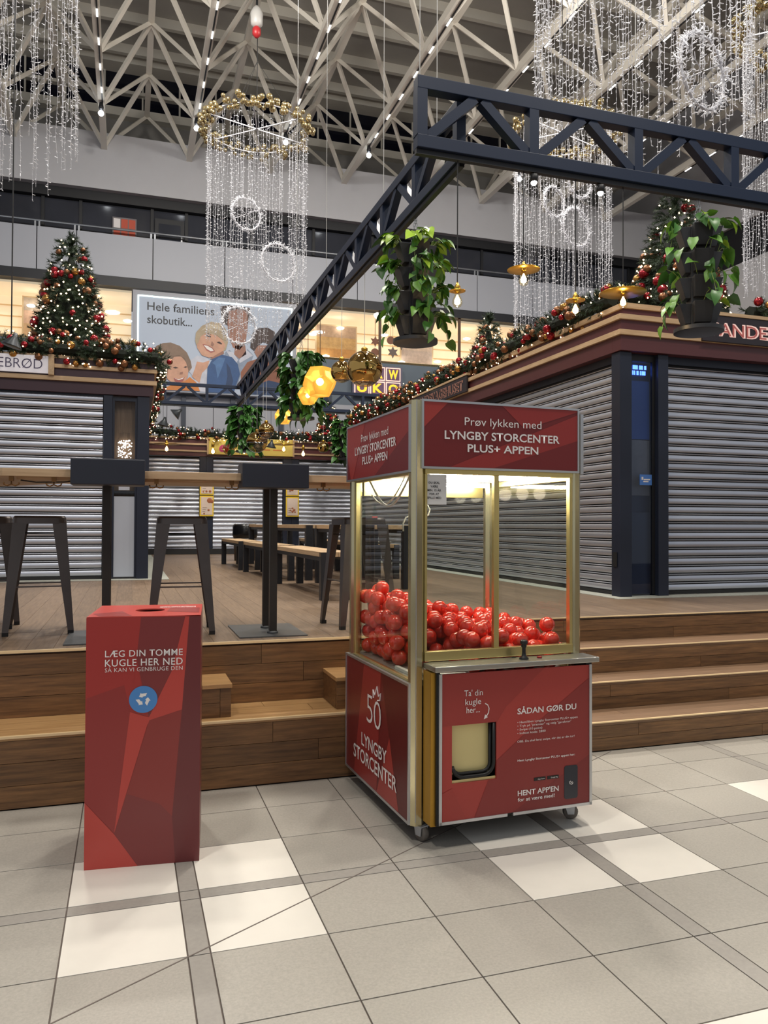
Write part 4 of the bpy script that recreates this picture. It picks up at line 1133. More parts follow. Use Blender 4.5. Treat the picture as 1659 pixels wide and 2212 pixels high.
# top with hole
tp = MB(); n = 32; hc = (.235, .235); hr = .063
ring = [(hc[0] + hr * math.cos(2 * PI * k / n), hc[1] + hr * math.sin(2 * PI * k / n)) for k in range(n)]
out = []
for k in range(n):
    a = 2 * PI * k / n; c_, s_ = math.cos(a), math.sin(a)
    t = min((bw_ - .001 - hc[0]) / c_ if c_ > 1e-6 else 1e9, (hc[0] - .001) / -c_ if c_ < -1e-6 else 1e9, (bd_ - .001 - hc[1]) / s_ if s_ > 1e-6 else 1e9, (hc[1] - .001) / -s_ if s_ < -1e-6 else 1e9)
    out.append((hc[0] + c_ * t, hc[1] + s_ * t))
corner = lambda q: q
V = [(x, y, bh_ + .004) for x, y in ring] + [(x, y, bh_ + .004) for x, y in out] + [(x, y, bh_ - .002) for x, y in ring] + [(x, y, bh_ - .002) for x, y in out]
F = []
for k in range(n):
    k2 = (k + 1) % n
    F += [(k, n + k, n + k2, k2), (2 * n + k2, 3 * n + k2, 3 * n + k, 2 * n + k), (k2, 2 * n + k2, 2 * n + k, k), (n + k, 3 * n + k, 3 * n + k2, n + k2)]
for (cx_, cy_) in ((0, 0), (bw_, 0), (bw_, bd_), (0, bd_)):        # square off the corners
    o_ = len(V)
    near = sorted(range(n), key=lambda k: (out[k][0] - cx_) ** 2 + (out[k][1] - cy_) ** 2)[:2]
    V += [(cx_, cy_, bh_ + .004)]
    F.append((o_, n + near[0], n + near[1]))
tp.arr(V, F)
top_ = tp.build('top_panel', b2, BN)
MB().poly([(.05, .01, bh_ + .0046), (.18, .01, bh_ + .0046), (.12, .20, bh_ + .0046), (.01, .12, bh_ + .0046)]).build('printed_facet', b5, top_, fix=False)
MB().poly([(.31, .16, bh_ + .0046), (.45, .10, bh_ + .0046), (.45, .30, bh_ + .0046), (.32, .33, bh_ + .0046)]).build('printed_facet', b5, top_, fix=False)
for i, (tx, w) in enumerate((('LÆG DIN TOMME', .16), ('KUGLE HER NED', .16))):
    lettering(tx, m_ink2, top_, (.43, .335 + .028 * i, bh_ + .0045), (-1, 0, 0), (0, -1, 0), width=w, cap=.018, weight=.02)
MB().lathe([(.055, 0), (.055, .002)], (.235, .235, .75), 20).build('bin_inside', m_rub, BN)
for (tx, a, b, z, cap, wt) in (('LÆG DIN TOMME', .075, .386, .868, .027, .006), ('KUGLE HER NED', .075, .386, .829, .029, .006), ('SÅ KAN VI GENBRUGE DEN', .075, .386, .806, .0165, -.005)):
    lettering(tx, m_ink2, pf, (a, -.0028, z), (1, 0, 0), (0, 0, 1), width=b - a, cap=cap, weight=wt, spacing=1.07)
bc = (.228, .688)
MB().prism([(bc[0] + .057 * math.cos(2 * PI * k / 40), bc[1] + .056 * math.sin(2 * PI * k / 40)) for k in range(40)], fN, .0024, .0032).build('round_badge', M('badge_blue', srgb(78, 138, 204), .3), pf)
for k in range(3):
    a0 = R(90 + 120 * k)
    def rp(r_, a): return (bc[0] + r_ * math.cos(a), bc[1] + r_ * math.sin(a))
    arc = [(.018, -.72), (.0185, -.3), (.018, .1)]
    pts = [rp(.0165, a0 - .62), rp(.0125, a0 - .10), rp(.0115, a0 + .30), rp(.0075, a0 + .34), rp(.0205, a0 + .95), rp(.0300, a0 + .34), rp(.0255, a0 + .32), rp(.0250, a0 - .05), rp(.0305, a0 - .52)]
    MB().poly([fN(u, z, .0036) for u, z in pts]).build('recycling_arrow', m_ink2, pf, fix=False)
# ================================================================== bar stools
m_gun = M('gunmetal', srgb(92, 85, 82), .32, metal=.7, vary=.10, nscale=5)
m_gund = M('gunmetal_dark', srgb(46, 42, 42), .4, metal=.6)
def loft(mb, pa, pb):
    n = len(pa)
    return mb._add([tuple(p) for p in pa] + [tuple(p) for p in pb], [tuple(reversed(range(n))), tuple(range(n, 2 * n))] + [(k, (k + 1) % n, n + (k + 1) % n, n + k) for k in range(n)])
def make_stool(label):
    t = thing('bar_stool', label, 'stool', (0, 0, ZP), 0, 'metal bar stools on the platform')
    H_ = .742; s_ = .152; b_ = .205
    # seat with rounded corners and a pressed rim
    def rsq(h, r, n=5):
        out = []
        for (cx, cy, a0) in ((h - r, h - r, 0), (-h + r, h - r, 90), (-h + r, -h + r, 180), (h - r, -h + r, 270)):
            for k in range(n):
                a = R(a0 + 90 * k / (n - 1)); out.append((cx + r * math.cos(a), cy + r * math.sin(a)))
        return out
    mb = MB(); rings = [(rsq(s_ + .006, .05), H_ - .050), (rsq(s_ + .002, .05), H_ - .012), (rsq(s_ - .006, .045), H_), (rsq(s_ - .035, .035), H_ - .003), (rsq(s_ - .045, .03), H_ - .007)]
    for (a, za), (b, zb) in zip(rings[:-1], rings[1:]):
        n = len(a); V = [(x, y, za) for x, y in a] + [(x, y, zb) for x, y in b]
        mb.arr(V, [(k, (k + 1) % n, n + (k + 1) % n, n + k) for k in range(n)])
    mb.poly([(x, y, rings[-1][1]) for x, y in rings[-1][0]])
    mb.build('seat', m_gun, t, 'auto')
    for sx in (-1, 1):
        for sy_ in (-1, 1):
            w0, w1, th = .082, .036, .006
            def L(cx, cy, w, z):        # angle section opening inwards
                pts = [(0, 0), (-w, 0), (-w, -th), (-th * 2.2, -th * 1.3), (-th * 1.3, -th * 2.2), (-th, -w), (0, -w)]
                pts = [(cx + sx * x, cy + sy_ * y, z) for x, y in pts]
                return pts if sx * sy_ > 0 else list(reversed(pts))
            lg = MB()
            loft(lg, L(sx * b_, sy_ * b_, w1, .022), L(sx * (s_ + .004), sy_ * (s_ + .004), w0, H_ - .045))
            o = lg.build('leg', m_gun, t)
            MB().box(sx * b_ - (w1 if sx > 0 else 0), sx * b_ + (0 if sx > 0 else w1), sy_ * b_ - (w1 if sy_ > 0 else 0), sy_ * b_ + (0 if sy_ > 0 else w1), 0, .024).build('foot_cap', m_rub, o)
    def at(z): return b_ + (s_ - b_) * z / H_ - .012
    for z, r_ in ((.30, .010), (.315, .010)):
        q = at(z)
        for p0, p1 in (((-q, -q), (q, -q)), ((-q, q), (q, q))) if z < .31 else (((-q, -q), (-q, q)), ((q, -q), (q, q))):
            MB().beam((p0[0], p0[1], z), (p1[0], p1[1], z), .020, .008).build('footrest', m_gun, t)
    q = at(.63)
    MB().beam((-q, -q, .635), (q, q, .635), .018, .006).build('cross_brace', m_gund, t)
    MB().beam((-q, q, .628), (q, -q, .628), .018, .006).build('cross_brace', m_gund, t)
    MB().box(-.11, .11, -s_ - .003, -s_ + .002, H_ - .10, H_ - .05)
    return t
st0 = make_stool('gunmetal bar stool behind the red bin, nearest the double table post')
st0.location = (.335, 5.24, ZP); st0.rotation_euler = (0, 0, R(-3))
for (x, y, a, lab) in ((-.535, 5.50, 4, 'gunmetal bar stool standing fully in view beside the table corner'), (-.93, 6.05, 9, 'gunmetal bar stool mostly out of view behind the corner stool'), (1.52, 5.22, 6, 'gunmetal bar stool half hidden behind the claw machine')):
    c = copy_tree(st0); c['label'] = lab; c.location = (x, y, ZP); c.rotation_euler = (0, 0, R(a))

# ================================================================== high table
HT = wthing('bar_table', 'long oak bar table on dark steel posts along the platform edge', 'table', (.9, 5.1, ZP))
outl = [(-.665, 4.79), (1.75, 4.79), (1.75, 5.38), (-.25, 5.40), (-.95, 6.3), (-1.9, 6.3), (-1.9, 5.0), (-.80, 4.86)]
MB().prism(outl, lambda a, b, d: (a, b, d), 1.683, 1.728).build('table_top', m_lw, HT, bevel=.003)
MB().prism([(-.60, 4.86), (1.70, 4.86), (1.70, 5.30), (-.25, 5.32), (-.6, 5.2)], lambda a, b, d: (a, b, d), 1.668, 1.6825).build('under_board', m_lw, HT)
m_post = M('post_steel', srgb(44, 40, 38), .45, metal=.3)
m_plate = M('floor_plate', srgb(96, 98, 100), .45, metal=.6, vary=.15, nscale=4)
for (x, xb) in ((-.118, -.108), (.878, .855)):
    pl = wb_('base_plate', (x - .225, x + .195, 4.80, 5.40, ZP + .0005, ZP + .008), m_plate, HT)
    for y in (4.94, 5.20):
        p = wb_('post', (x - .023, x + .023, y - .023, y + .023, ZP + .008, 1.683), m_post, HT, .003)
        MB().lathe([(.036, 0), (.034, .012), (.026, .016)], (x, y, ZP + .008), 14).build('foot_ring', m_plate, p, True)
for (a, b) in ((-.308, .093), (.651, 1.059)):
    wb_('steel_sleeve', (a, b, 4.72, 4.93, 1.640, 1.788), M('sleeve_navy', srgb(34, 38, 50), .45), HT, .006)
m_brass = M('brass_hook', srgb(120, 84, 48), .35, metal=.8)
for x in (-.62, -.40, .16, .60, 1.17):
    h = MB().box(x - .012, x + .012, 4.80, 4.83, 1.655, 1.683).build('coat_hook', m_brass, HT)
    for s_ in (-1, 1):
        MB().tube([(x, 4.812, 1.668), (x, 4.812, 1.640), (x + s_ * .020, 4.812, 1.630), (x + s_ * .036, 4.812, 1.636), (x + s_ * .040, 4.812, 1.648)], .0045, 6).build('hook_arm', m_brass, h, True)
MB().tube([(-.58, 4.87, 1.665), (-.5, 4.88, 1.655), (-.35, 4.9, 1.66), (-.30, 4.9, 1.668)], .004, 6).build('loose_cable', m_rub, HT, True)

# ================================================================== dining tables and benches
m_leg = M('bench_leg', srgb(34, 36, 42), .4)
def bench(name, cat, label, group, x0, x1, y0, y1, h, leg, th=.045):
    t = thing(name, label, cat, ((x0 + x1) / 2, (y0 + y1) / 2, ZP), R(.9), group)
    w, l = (x1 - x0) / 2, (y1 - y0) / 2
    k = 2
    for i in range(k):
        a = -w + i * 2 * w / k
        box('top_plank', (a + .001, a + 2 * w / k - .001, -l, l, h - th, h), m_lwy, t, .003)
    for sx in (-1, 1):
        for sy_ in (-1, 1):
            x = sx * (w - leg / 2 - .001); y = sy_ * (l - leg / 2 + .002)
            box('leg', (x - leg / 2, x + leg / 2, y - leg / 2, y + leg / 2, 0, h - (0 if abs(sy_) else th) - .004), m_leg, t, .002)
        box('side_rail', (sx * (w - .03) - .015, sx * (w - .03) + .015, -l + leg, l - leg, h - th - .04, h - th), m_leg, t)
    return t
ys = ((6.97, 9.14), (9.53, 11.50), (11.86, 13.85))
where = ('nearest the viewer', 'in the middle of its row', 'nearest the back kiosk')
for i, (a, b) in enumerate(ys):
    dx = -.045 * i
    bench('bench', 'bench', 'oak and black steel bench on the aisle side, ' + where[i], 'benches at the dining tables', 1.66 + dx, 1.99 + dx, a, b, .442, .075)
    bench('dining_table', 'table', 'oak and black steel dining table, ' + where[i], 'dining tables', 2.13 + dx, 2.90 + dx, 7.95 if i == 0 else a, b, .690, .085)
    if i: bench('bench', 'bench', 'oak and black steel bench between table and side kiosk, ' + where[i], 'benches at the dining tables', 3.03 + dx, 3.36 + dx, a, b, .442, .075)
# things left on the tables
def lat(name, prof, mat, parent, c=(0, 0, 0), n=20):
    return MB().lathe(prof, c, n).build(name, mat, parent, True)
zt = ZP + .690
def plate(loc, label, bites):
    t = thing('plate', label, 'plate', loc, random.uniform(0, 3), 'plates with food')
    lat('dish', [(.05, 0), (.115, .016), (.12, .02), (.112, .019), (.05, .006)], M('dish_black', srgb(34, 30, 32), .3), t)
    MB().lathe([(.10, 0), (.11, .008), (.06, .012)], (0, 0, .018), 9).build('napkin', M('napkin', srgb(226, 220, 210), .8), t)
    for (x, y, r_, col) in bites:
        MB().ball((x, y, .026 + r_ * .4), r_, 9, 6, .6).build('food_scrap', M('food_%d' % col[0], srgb(*col), .6), t, True)
plate((2.42, 8.75, zt + .001), 'dark plate with bread scraps beside the bottles on the near table', [(-.05, .02, .045, (226, 204, 160)), (.03, -.03, .035, (150, 84, 54)), (.04, .04, .03, (196, 150, 96)), (-.02, -.05, .03, (236, 226, 206))])
plate((3.17, 9.7, ZP + .443), 'plate with pale scraps left on the far bench', [(.0, .02, .04, (230, 214, 150)), (.04, -.03, .03, (226, 200, 120)), (-.05, -.03, .03, (220, 216, 190))])
plate((2.25, 12.9, zt + .001), 'plate with a crumpled napkin on the table nearest the back kiosk', [(.0, .0, .045, (232, 228, 220)), (.05, .03, .03, (228, 222, 210))])
gl_ = glass('bottle_glass', (.88, .93, .90), 1.45)
def bottle(loc, label, lab):
    t = thing('glass_bottle', label, 'bottle', loc, 0, 'bottles on the near table')
    lat('bottle_body', [(.028, 0), (.031, .01), (.031, .11), (.027, .14), (.014, .19), (.0125, .235), (.014, .24)], gl_, t)
    if lab: lat('bottle_label', [(.0315, .06), (.0316, .10)], M('label_red', srgb(196, 74, 66), .5), t)
    else: lat('bottle_label', [(.0315, .05), (.0316, .06)], M('label_clear', srgb(190, 200, 200), .4), t)
bottle((2.62, 8.8, zt + .001), 'clear glass bottle without a coloured label beside the plate', False)
bottle((2.74, 8.72, zt + .001), 'clear glass bottle with a red label beside the plate', True)
t = thing('drinking_glass', 'clear tumbler behind the plate on the near table', 'glass', (2.55, 8.98, zt + .001))
lat('glass_wall', [(.030, 0), (.038, .12), (.036, .119), (.028, .006)], gl_, t)
# waste bin with a black bag under the tables
t = thing('waste_bin', 'round bin with a black bag by the far tables', 'bin', (2.14, 15.1, ZP))
lat('bin_body', [(.20, 0), (.22, .45)], M('bin_grey', srgb(70, 62, 54), .5), t)
lat('bin_bag', [(.225, .44), (.24, .50), (.235, .66), (.21, .70), (.12, .69)], M('bag_black', srgb(20, 20, 22), .25), t)
# ================================================================== shop across the mall, behind the viewer (mirrored in the claw machine glass)
sw = struct('wall_front', MB().box(1.0, 11.0, -5.8, -5.6, 0, 3.3), M('shop_dark', srgb(40, 42, 48), .5))
ss = wthing('shop_sign', 'white lettered shop sign across the mall mirrored in the claw machine glass', 'sign', (5.0, -5.58, 1.7))
wb_('board', (3.6, 6.6, -5.598, -5.58, 1.25, 2.15), M('sign_slate', srgb(52, 56, 62), .5), ss)
lettering('by Audo', m_white_ink, ss, (5.6, -5.578, 1.62), (-1, 0, 0), (0, 0, 1), width=1.15, cap=.24)
lettering('december', m_white_ink, ss, (5.0, -5.578, 1.38), (-1, 0, 0), (0, 0, 1), width=.60, cap=.08)
for i, (x, z, lab) in enumerate(((6.9, 1.95, 'first'), (7.25, 1.97, 'second'), (7.6, 1.98, 'third'), (5.15, 2.30, 'fourth'))):
    t = thing('globe_lamp', 'opal globe lamp across the mall, %s from the shop sign' % ('nearest', 'second', 'third', 'highest')[i], 'lamp', (x, -5.2, z), 0, 'opal lamps across the mall')
    MB().ball((0, 0, 0), .11, 16, 10).build('opal_globe', lamp_mat('opal', (1, .86, .66), 14), t, True)
    MB().tube([(0, 0, .1), (0, 0, 3.3 - z)], .006, 5).build('cord', m_rub, t)
for i, (x, w, h, c) in enumerate(((4.4, .5, .8, (226, 214, 196)), (5.2, .4, .5, (190, 120, 80)), (7.6, .7, .7, (210, 196, 176)), (8.6, .5, 1.1, (180, 160, 140)))):
    t = thing('display_plinth', ('tall cream display plinth', 'small rust display plinth', 'wide pale display plinth', 'tall brown display plinth')[i] + ' in the shop across the mall', 'plinth', (x, -5.2, 0))
    box('plinth_body', (-w / 2, w / 2, -.2, .2, 0, h), M('plinth_%d' % i, srgb(*c), .6), t, .01)
    box('plinth_top', (-w / 2 - .01, w / 2 + .01, -.21, .21, h, h + .03), M('plinth_%d' % i, (0, 0, 0)), t)
# ================================================================== christmas greenery
m_fir = M('fir_needles', srgb(40, 58, 36), .7, vary=.35, nscale=14)
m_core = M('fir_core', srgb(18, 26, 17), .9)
m_bred = M('bauble_red', srgb(150, 22, 34), .12, metal=.55, spec=.7)
m_bgold = M('bauble_gold', srgb(186, 134, 70), .16, metal=.8)
m_bbro = M('bauble_bronze', srgb(128, 86, 58), .3, metal=.7)
m_twk = lamp_mat('twinkle', (1, .74, .45), 8)
def orth(d):
    d = d / np.linalg.norm(d)
    a = np.cross(d, np.array([.31, .27, .91])); a /= np.linalg.norm(a)
    return d, a, np.cross(d, a)
def sprigs(P, D, L=.12, nn=26, nl=.055, w=.0045):
    """fir sprigs: needles around axes D at points P; returns arrays of verts and triangles"""
    V = []
    for p, d in zip(P, D):
        d, a, b = orth(np.asarray(d, float))
        t = rng.random(nn); ph = rng.random(nn) * 2 * PI
        base = np.asarray(p)[None] + d[None] * (t * L)[:, None]
        side = a[None] * np.cos(ph)[:, None] + b[None] * np.sin(ph)[:, None]
        tip = base + (side * .8 + d[None] * .75) * (nl * (.7 + .5 * rng.random(nn)))[:, None]
        off = np.cross(side, d[None]) * w
        V.append(np.stack([base - off, base + off, tip], 1).reshape(-1, 3))
    V = np.concatenate(V)
    return V, np.arange(len(V)).reshape(-1, 3)
def raw(name, V, F, mat, parent, kind=None):
    me = bpy.data.meshes.new(name)
    me.vertices.add(len(V)); me.vertices.foreach_set('co', np.asarray(V, float).ravel())
    F = np.asarray(F); k = F.shape[1]
    me.loops.add(F.size); me.loops.foreach_set('vertex_index', F.ravel().astype(np.int32))
    me.polygons.add(len(F)); me.polygons.foreach_set('loop_start', (np.arange(len(F)) * k).astype(np.int32))
    me.update(); me.validate()
    me.materials.append(mat)
    o = link(name, me, parent)
    if kind: o['kind'] = kind
    return o
OCT = np.array([(1, 0, 0), (-1, 0, 0), (0, 1, 0), (0, -1, 0), (0, 0, 1), (0, 0, -1)], float)
OCF = np.array([(0, 2, 4), (2, 1, 4), (1, 3, 4), (3, 0, 4), (2, 0, 5), (1, 2, 5), (3, 1, 5), (0, 3, 5)])
def dots(name, pts, r_, mat, parent):
    pts = np.asarray(pts, float)
    V = (pts[:, None] + OCT[None] * r_).reshape(-1, 3)
    F = (np.arange(len(pts))[:, None, None] * 6 + OCF[None]).reshape(-1, 3)
    return raw(name, V, F, mat, parent, 'stuff')
bau = {k: MB().ball((0, 0, 0), 1.0, 14, 10).mesh('bauble_' + k, mt, True) for k, mt in (('red', m_bred), ('gold', m_bgold), ('bronze', m_bbro))}
for k in bau: bau[k].name = 'bauble'
def bauble(parent, p, r_, k):
    return link('bauble', bau[k], parent, tuple(p), None, r_)
def pick(): return random.choices(('red', 'gold', 'bronze'), (5, 2, 4))[0]

def fir_tree(label, loc, h, rb, nb=62, ns=420, lr=.0125):
    t = thing('christmas_tree', label, 'tree', loc, random.uniform(0, 6), 'decorated christmas trees')
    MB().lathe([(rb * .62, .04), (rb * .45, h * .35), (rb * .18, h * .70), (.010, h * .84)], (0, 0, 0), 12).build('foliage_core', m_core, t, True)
    MB().tube([(0, 0, 0), (0, 0, h * .93)], [.03, .004], 8).build('trunk', M('bark', srgb(60, 42, 30), .8), t)
    P, D = [], []
    for i in range(ns):
        u = random.random() ** .8; z = h * (.03 + .97 * (1 - u ** .75) if False else .02 + .96 * (1 - math.sqrt(1 - u)) )
        rr = rb * (1 - z / h) ** .8 * random.uniform(.55, .98) + .015
        a = random.uniform(0, 2 * PI)
        P.append((rr * math.cos(a), rr * math.sin(a), z)); D.append((math.cos(a), math.sin(a), random.uniform(-.5, .35)))
    for i in range(26):
        P.append((0, 0, h * random.uniform(.78, .94))); D.append((random.uniform(-.5, .5), random.uniform(-.5, .5), random.uniform(.4, 1)))
    V, F = sprigs(P, D, .10, 34, .055)
    raw('foliage', V, F, m_fir, t, 'stuff')
    for i in range(nb):
        u = random.random(); z = h * (.02 + .90 * (1 - math.sqrt(1 - u)))
        rr = rb * (1 - z / h) ** .8 + .04; a = random.uniform(0, 2 * PI)
        bauble(t, (rr * math.cos(a), rr * math.sin(a), z), random.choice((.04, .05, .06)) * (.85 if z > h * .6 else 1), pick())
    L = []
    for i in range(int(nb * 2.6)):
        u = random.random(); z = h * (.02 + .95 * (1 - math.sqrt(1 - u))); rr = rb * (1 - z / h) ** .8 + random.uniform(.03, .08); a = random.uniform(0, 2 * PI)
        L.append((rr * math.cos(a), rr * math.sin(a), z))
    dots('string_lights', L, lr, m_twk, t)
    return t
def garland(label, path, rad=.10, per=95, bper=13, lper=26, lr=.010, nl=.05):
    path = [np.array(p, float) for p in path]
    t = wthing('garland', label, 'garland', tuple(path[0]), 'fir garlands on the kiosk roofs')
    P, D, B, L = [], [], [], []
    for a, b in zip(path[:-1], path[1:]):
        ln = np.linalg.norm(b - a); dr_, s1_, s2_ = orth(b - a)
        def rnd(n, r0, r1):
            out = []
            for _ in range(int(n)):
                q = random.random(); an = random.uniform(0, 2 * PI); rr = random.uniform(r0, r1) * (1 + .25 * math.sin(q * ln * 4.1 + a[0]))
                o_ = s1_ * math.cos(an) + s2_ * math.sin(an)
                out.append((a + (b - a) * q + o_ * rr, o_))
            return out
        for p, o_ in rnd(ln * per, .02, rad * .75):
            P.append(p); D.append(o_ + dr_ * random.uniform(-.7, .7))
        for p, o_ in rnd(ln * bper, rad * .85, rad * 1.25): B.append(p)
        for p, o_ in rnd(ln * lper, rad * 1.05, rad * 1.45): L.append(p)
    V, F = sprigs(P, D, .09, 28, nl)
    raw('foliage', V, F, m_fir, t, 'stuff')
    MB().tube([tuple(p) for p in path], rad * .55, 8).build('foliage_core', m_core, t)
    random.shuffle(B)
    for p in B[:280]:
        bauble(t, p, random.choice((.032, .04, .048)), pick())
    dots('string_lights', L, lr, m_twk, t)
    return t
garland('fir garland with red and bronze baubles along the plum kiosk front', [(-2.6, 10.32, 3.56), (-1.3, 10.30, 3.56), (-.4, 10.26, 3.53), (.34, 10.24, 3.50)], .125, 150, 30, 36)
garland('fir garland receding along the plum kiosk roof edge', [(.35, 10.35, 3.52), (.38, 13, 3.50), (.36, 18.2, 3.50)], .10, 80, 14, 32)
garland('fir garland on the back kiosk before the yellow sign', [(.45, 18.42, 3.52), (1.75, 18.42, 3.48), (2.2, 18.42, 3.46)], .11, 100, 15, 50, .011)
garland('fir garland on the back kiosk behind the glass globes', [(2.9, 18.42, 3.50), (3.9, 18.42, 3.50), (5.2, 18.42, 3.52)], .12, 100, 15, 50, .011)
garland('long fir garland receding along the pancake kiosk side', [(4.62, 6.75, 3.70), (4.60, 8.4, 3.70), (4.58, 10.5, 3.66), (4.56, 13, 3.66), (4.52, 16.1, 3.68)], .125, 120, 26, 30, .010)
garland('thick fir garland around the pancake kiosk corner', [(4.75, 7.0, 3.80), (5.1, 7.15, 3.86), (5.55, 7.1, 3.80), (6.2, 6.95, 3.72)], .14, 170, 20, 30, .010)
garland('short fir garland on the pancake kiosk front near the frame edge', [(6.3, 6.72, 3.70), (7.2, 6.72, 3.70)], .13, 130, 22, 24, .010)
fir_tree('broad christmas tree with red and bronze baubles on the plum kiosk roof', (-.73, 10.95, 3.44), 1.80, .52, 110, 1000)
fir_tree('christmas tree on the pancake kiosk roof behind the corner planter', (6.06, 7.60, 3.56), 1.82, .60, 110, 900)
fir_tree('small christmas tree rising from the garland on the pancake kiosk side', (4.88, 10.15, 3.56), .86, .22, 40, 220)
fir_tree('distant christmas tree on the back kiosk roof behind the gold lamps', (4.83, 19.3, 3.42), 1.12, .36, 60, 300, .014)

# ================================================================== hanging planters
m_pk = M('planter_black', srgb(40, 41, 44), .4)
def leafmat(name, col):
    return M(name, col, .38, spec=.45, vary=.12, nscale=20, rand=.28)
m_leaf = [leafmat('leaf_green', srgb(88, 134, 48)), leafmat('leaf_dark', srgb(56, 100, 42)), leafmat('leaf_lime', srgb(150, 184, 58))]
def leaf_mesh(mat, bend):
    ts = [0, .12, .35, .62, .85, 1.0]; ws = [.10, .40, .50, .36, .16, .0]
    V, F = [], []
    for t, w in zip(ts, ws):
        zc = -bend * t * t
        y = t
        V += [(-w * .78, y - (.10 if t == .12 else 0), zc + w * .22), (0, y, zc), (w * .78, y - (.10 if t == .12 else 0), zc + w * .22)]
    for i in range(len(ts) - 1):
        for k in (0, 1):
            a = i * 3 + k; F.append((a, a + 1, a + 4, a + 3))
    mb = MB(); mb.arr(V, F)
    n = len(V); mb.arr([(x, y, z - .02) for x, y, z in V], [tuple(reversed(f)) for f in F])
    return mb.mesh('leaf', mat, True, fix=False)
LEAF = [leaf_mesh(m_leaf[i % 3], b) for i, b in ((0, .25), (1, .5), (0, .6), (2, .35), (1, .2))]
def leaf_rot(d, tilt):
    y = Vector(d).normalized(); x = y.cross(Vector((0, 0, 1)))
    if x.length < .05: x = Vector((1, 0, 0))
    x.normalize(); z = x.cross(y)
    m_ = Matrix((x, y, z)).transposed()
    return (m_ @ Matrix.Rotation(tilt, 3, 'Y')).to_euler()
def planter(label, loc, rz, ztop, nleaf, detail=True, h=.86, sc=1.0, trail=0, lime=.15):
    t = thing('hanging_planter', label, 'planter', loc, rz, 'hanging planters under the trusses')
    MB().lathe([(.172, 0), (.187, .004), (.187, .034), (.165, .037)], (0, 0, 0), 36).build('tray', m_pk, t, 'auto')
    box('column', (-.075, .075, -.075, .075, .036, h), m_pk, t, .004)
    pk = []
    for s_ in range(4):
        a = s_ * PI / 2; c_, sn_ = math.cos(a), math.sin(a)
        def rot(x, y, z, c_=c_, sn_=sn_): return (c_ * x - sn_ * y, sn_ * x + c_ * y, z)
        for l_ in range(4):
            z0 = .06 + l_ * .20
            lo = [(-.062, -.115, z0), (.062, -.115, z0), (.062, -.0755, z0), (-.062, -.0755, z0)]
            hi = [(-.075, -.165, z0 + .155), (.075, -.165, z0 + .155), (.075, -.0755, z0 + .155), (-.075, -.0755, z0 + .155)]
            MB().hexa([rot(*p) for p in lo], [rot(*p) for p in hi]).build('pocket', m_pk, t, bevel=.003)
            pk.append((rot, z0 + .155))
    ch = MB()
    for s_ in (-.03, .03):
        n_ = int((ztop - loc[2] - h) / .03)
        z = h
        k = 0
        while z < ztop - loc[2] - .005:
            q = (z - h) / max(.05, ztop - loc[2] - h)
            x = s_ * (1 - q)
            w = .008
            if k % 2: ch.tube([(x - w, 0, z), (x - w, 0, z + .026), (x + w, 0, z + .026), (x + w, 0, z), (x - w, 0, z)], .0022, 4)
            else: ch.tube([(x, -w, z), (x, -w, z + .026), (x, w, z + .026), (x, w, z), (x, -w, z)], .0022, 4)
            z += .024; k += 1
    tag(ch.build('chain', m_steel, t), kind='stuff')
    stems = MB(); VV = []; FF = []
    def put(p, d, L_, tilt, k):
        if detail:
            link('leaf', LEAF[k], t, p, leaf_rot(d, tilt), L_)
        else:
            me = LEAF[k]; e = leaf_rot(d, tilt).to_matrix()
            o_ = len(VV)
            for v in me.vertices: VV.append(tuple(Vector(p) + e @ (v.co * L_)))
            for f in me.polygons:
                q = tuple(i + o_ for i in f.vertices); FF.append(q)
    per = nleaf // 16
    for (rot, z) in pk:
        topp = z > .75
        for k in range(per + (3 if topp else 0)):
            x = random.uniform(-.06, .06); 
            p0 = Vector(rot(x, -.13, z))
            up = random.uniform(.02, .09); outw = random.uniform(.02, .13)
            an = random.uniform(-.8, .8)
            d = Vector(rot(math.sin(an), -math.cos(an), 0))
            p1 = p0 + d * outw + Vector((0, 0, up))
            stems.tube([tuple(p0), tuple(p0 * .45 + p1 * .55 + Vector((0, 0, .02))), tuple(p1)], .0022, 4, False)
            dd = d * random.uniform(.5, 1) + Vector((0, 0, random.uniform(-.9, .25)))
            put(tuple(p1), dd, random.uniform(.075, .125) * sc, random.uniform(-.7, .7), 3 if random.random() < (lime * 3 if topp else lime) else random.choice((0, 1, 2, 4)))
    for k in range(trail):
        rot, z = random.choice(pk)
        x = random.uniform(-.07, .07); p = Vector(rot(x, -.16, z)); an = random.uniform(-.7, .7); d = Vector(rot(math.sin(an), -math.cos(an), 0))
        pts = [p]
        for q in range(5):
            p = p + d * .025 + Vector((random.uniform(-.012, .012), random.uniform(-.012, .012), .02 - .028 * q))
            pts.append(p)
            put(tuple(p), d * .6 + Vector((random.uniform(-.6, .6), random.uniform(-.6, .6), -.7)), random.uniform(.07, .115) * sc, random.uniform(-.8, .8), random.choice((0, 1, 2, 4, 0)))
        stems.tube([tuple(v) for v in pts], .0022, 4, False)
    tag(stems.build('stems', M('stem_green', srgb(110, 128, 60), .5), t), kind='stuff')
    if not detail:
        mb = MB(); mb.v = VV; mb.f = FF
        tag(mb.build('foliage', m_leaf[1], t, True, fix=False), kind='stuff')
    return t
planter('bushy pothos planter hanging from the side truss above the gold lamps', (2.27, 6.12, 2.93), R(-2), 4.0, 190, True, trail=22, h=.82)
planter('black pocket planter with sparse pothos hanging before the kiosk corner', (4.24, 5.05, 2.93), R(-24), 4.0, 60, True, trail=8, lime=.12, h=.82)
planter('dense planter hanging beside the faceted gold lamps', (2.27, 10.66, 2.87), R(0), 4.0, 300, False, trail=50, sc=1.25)
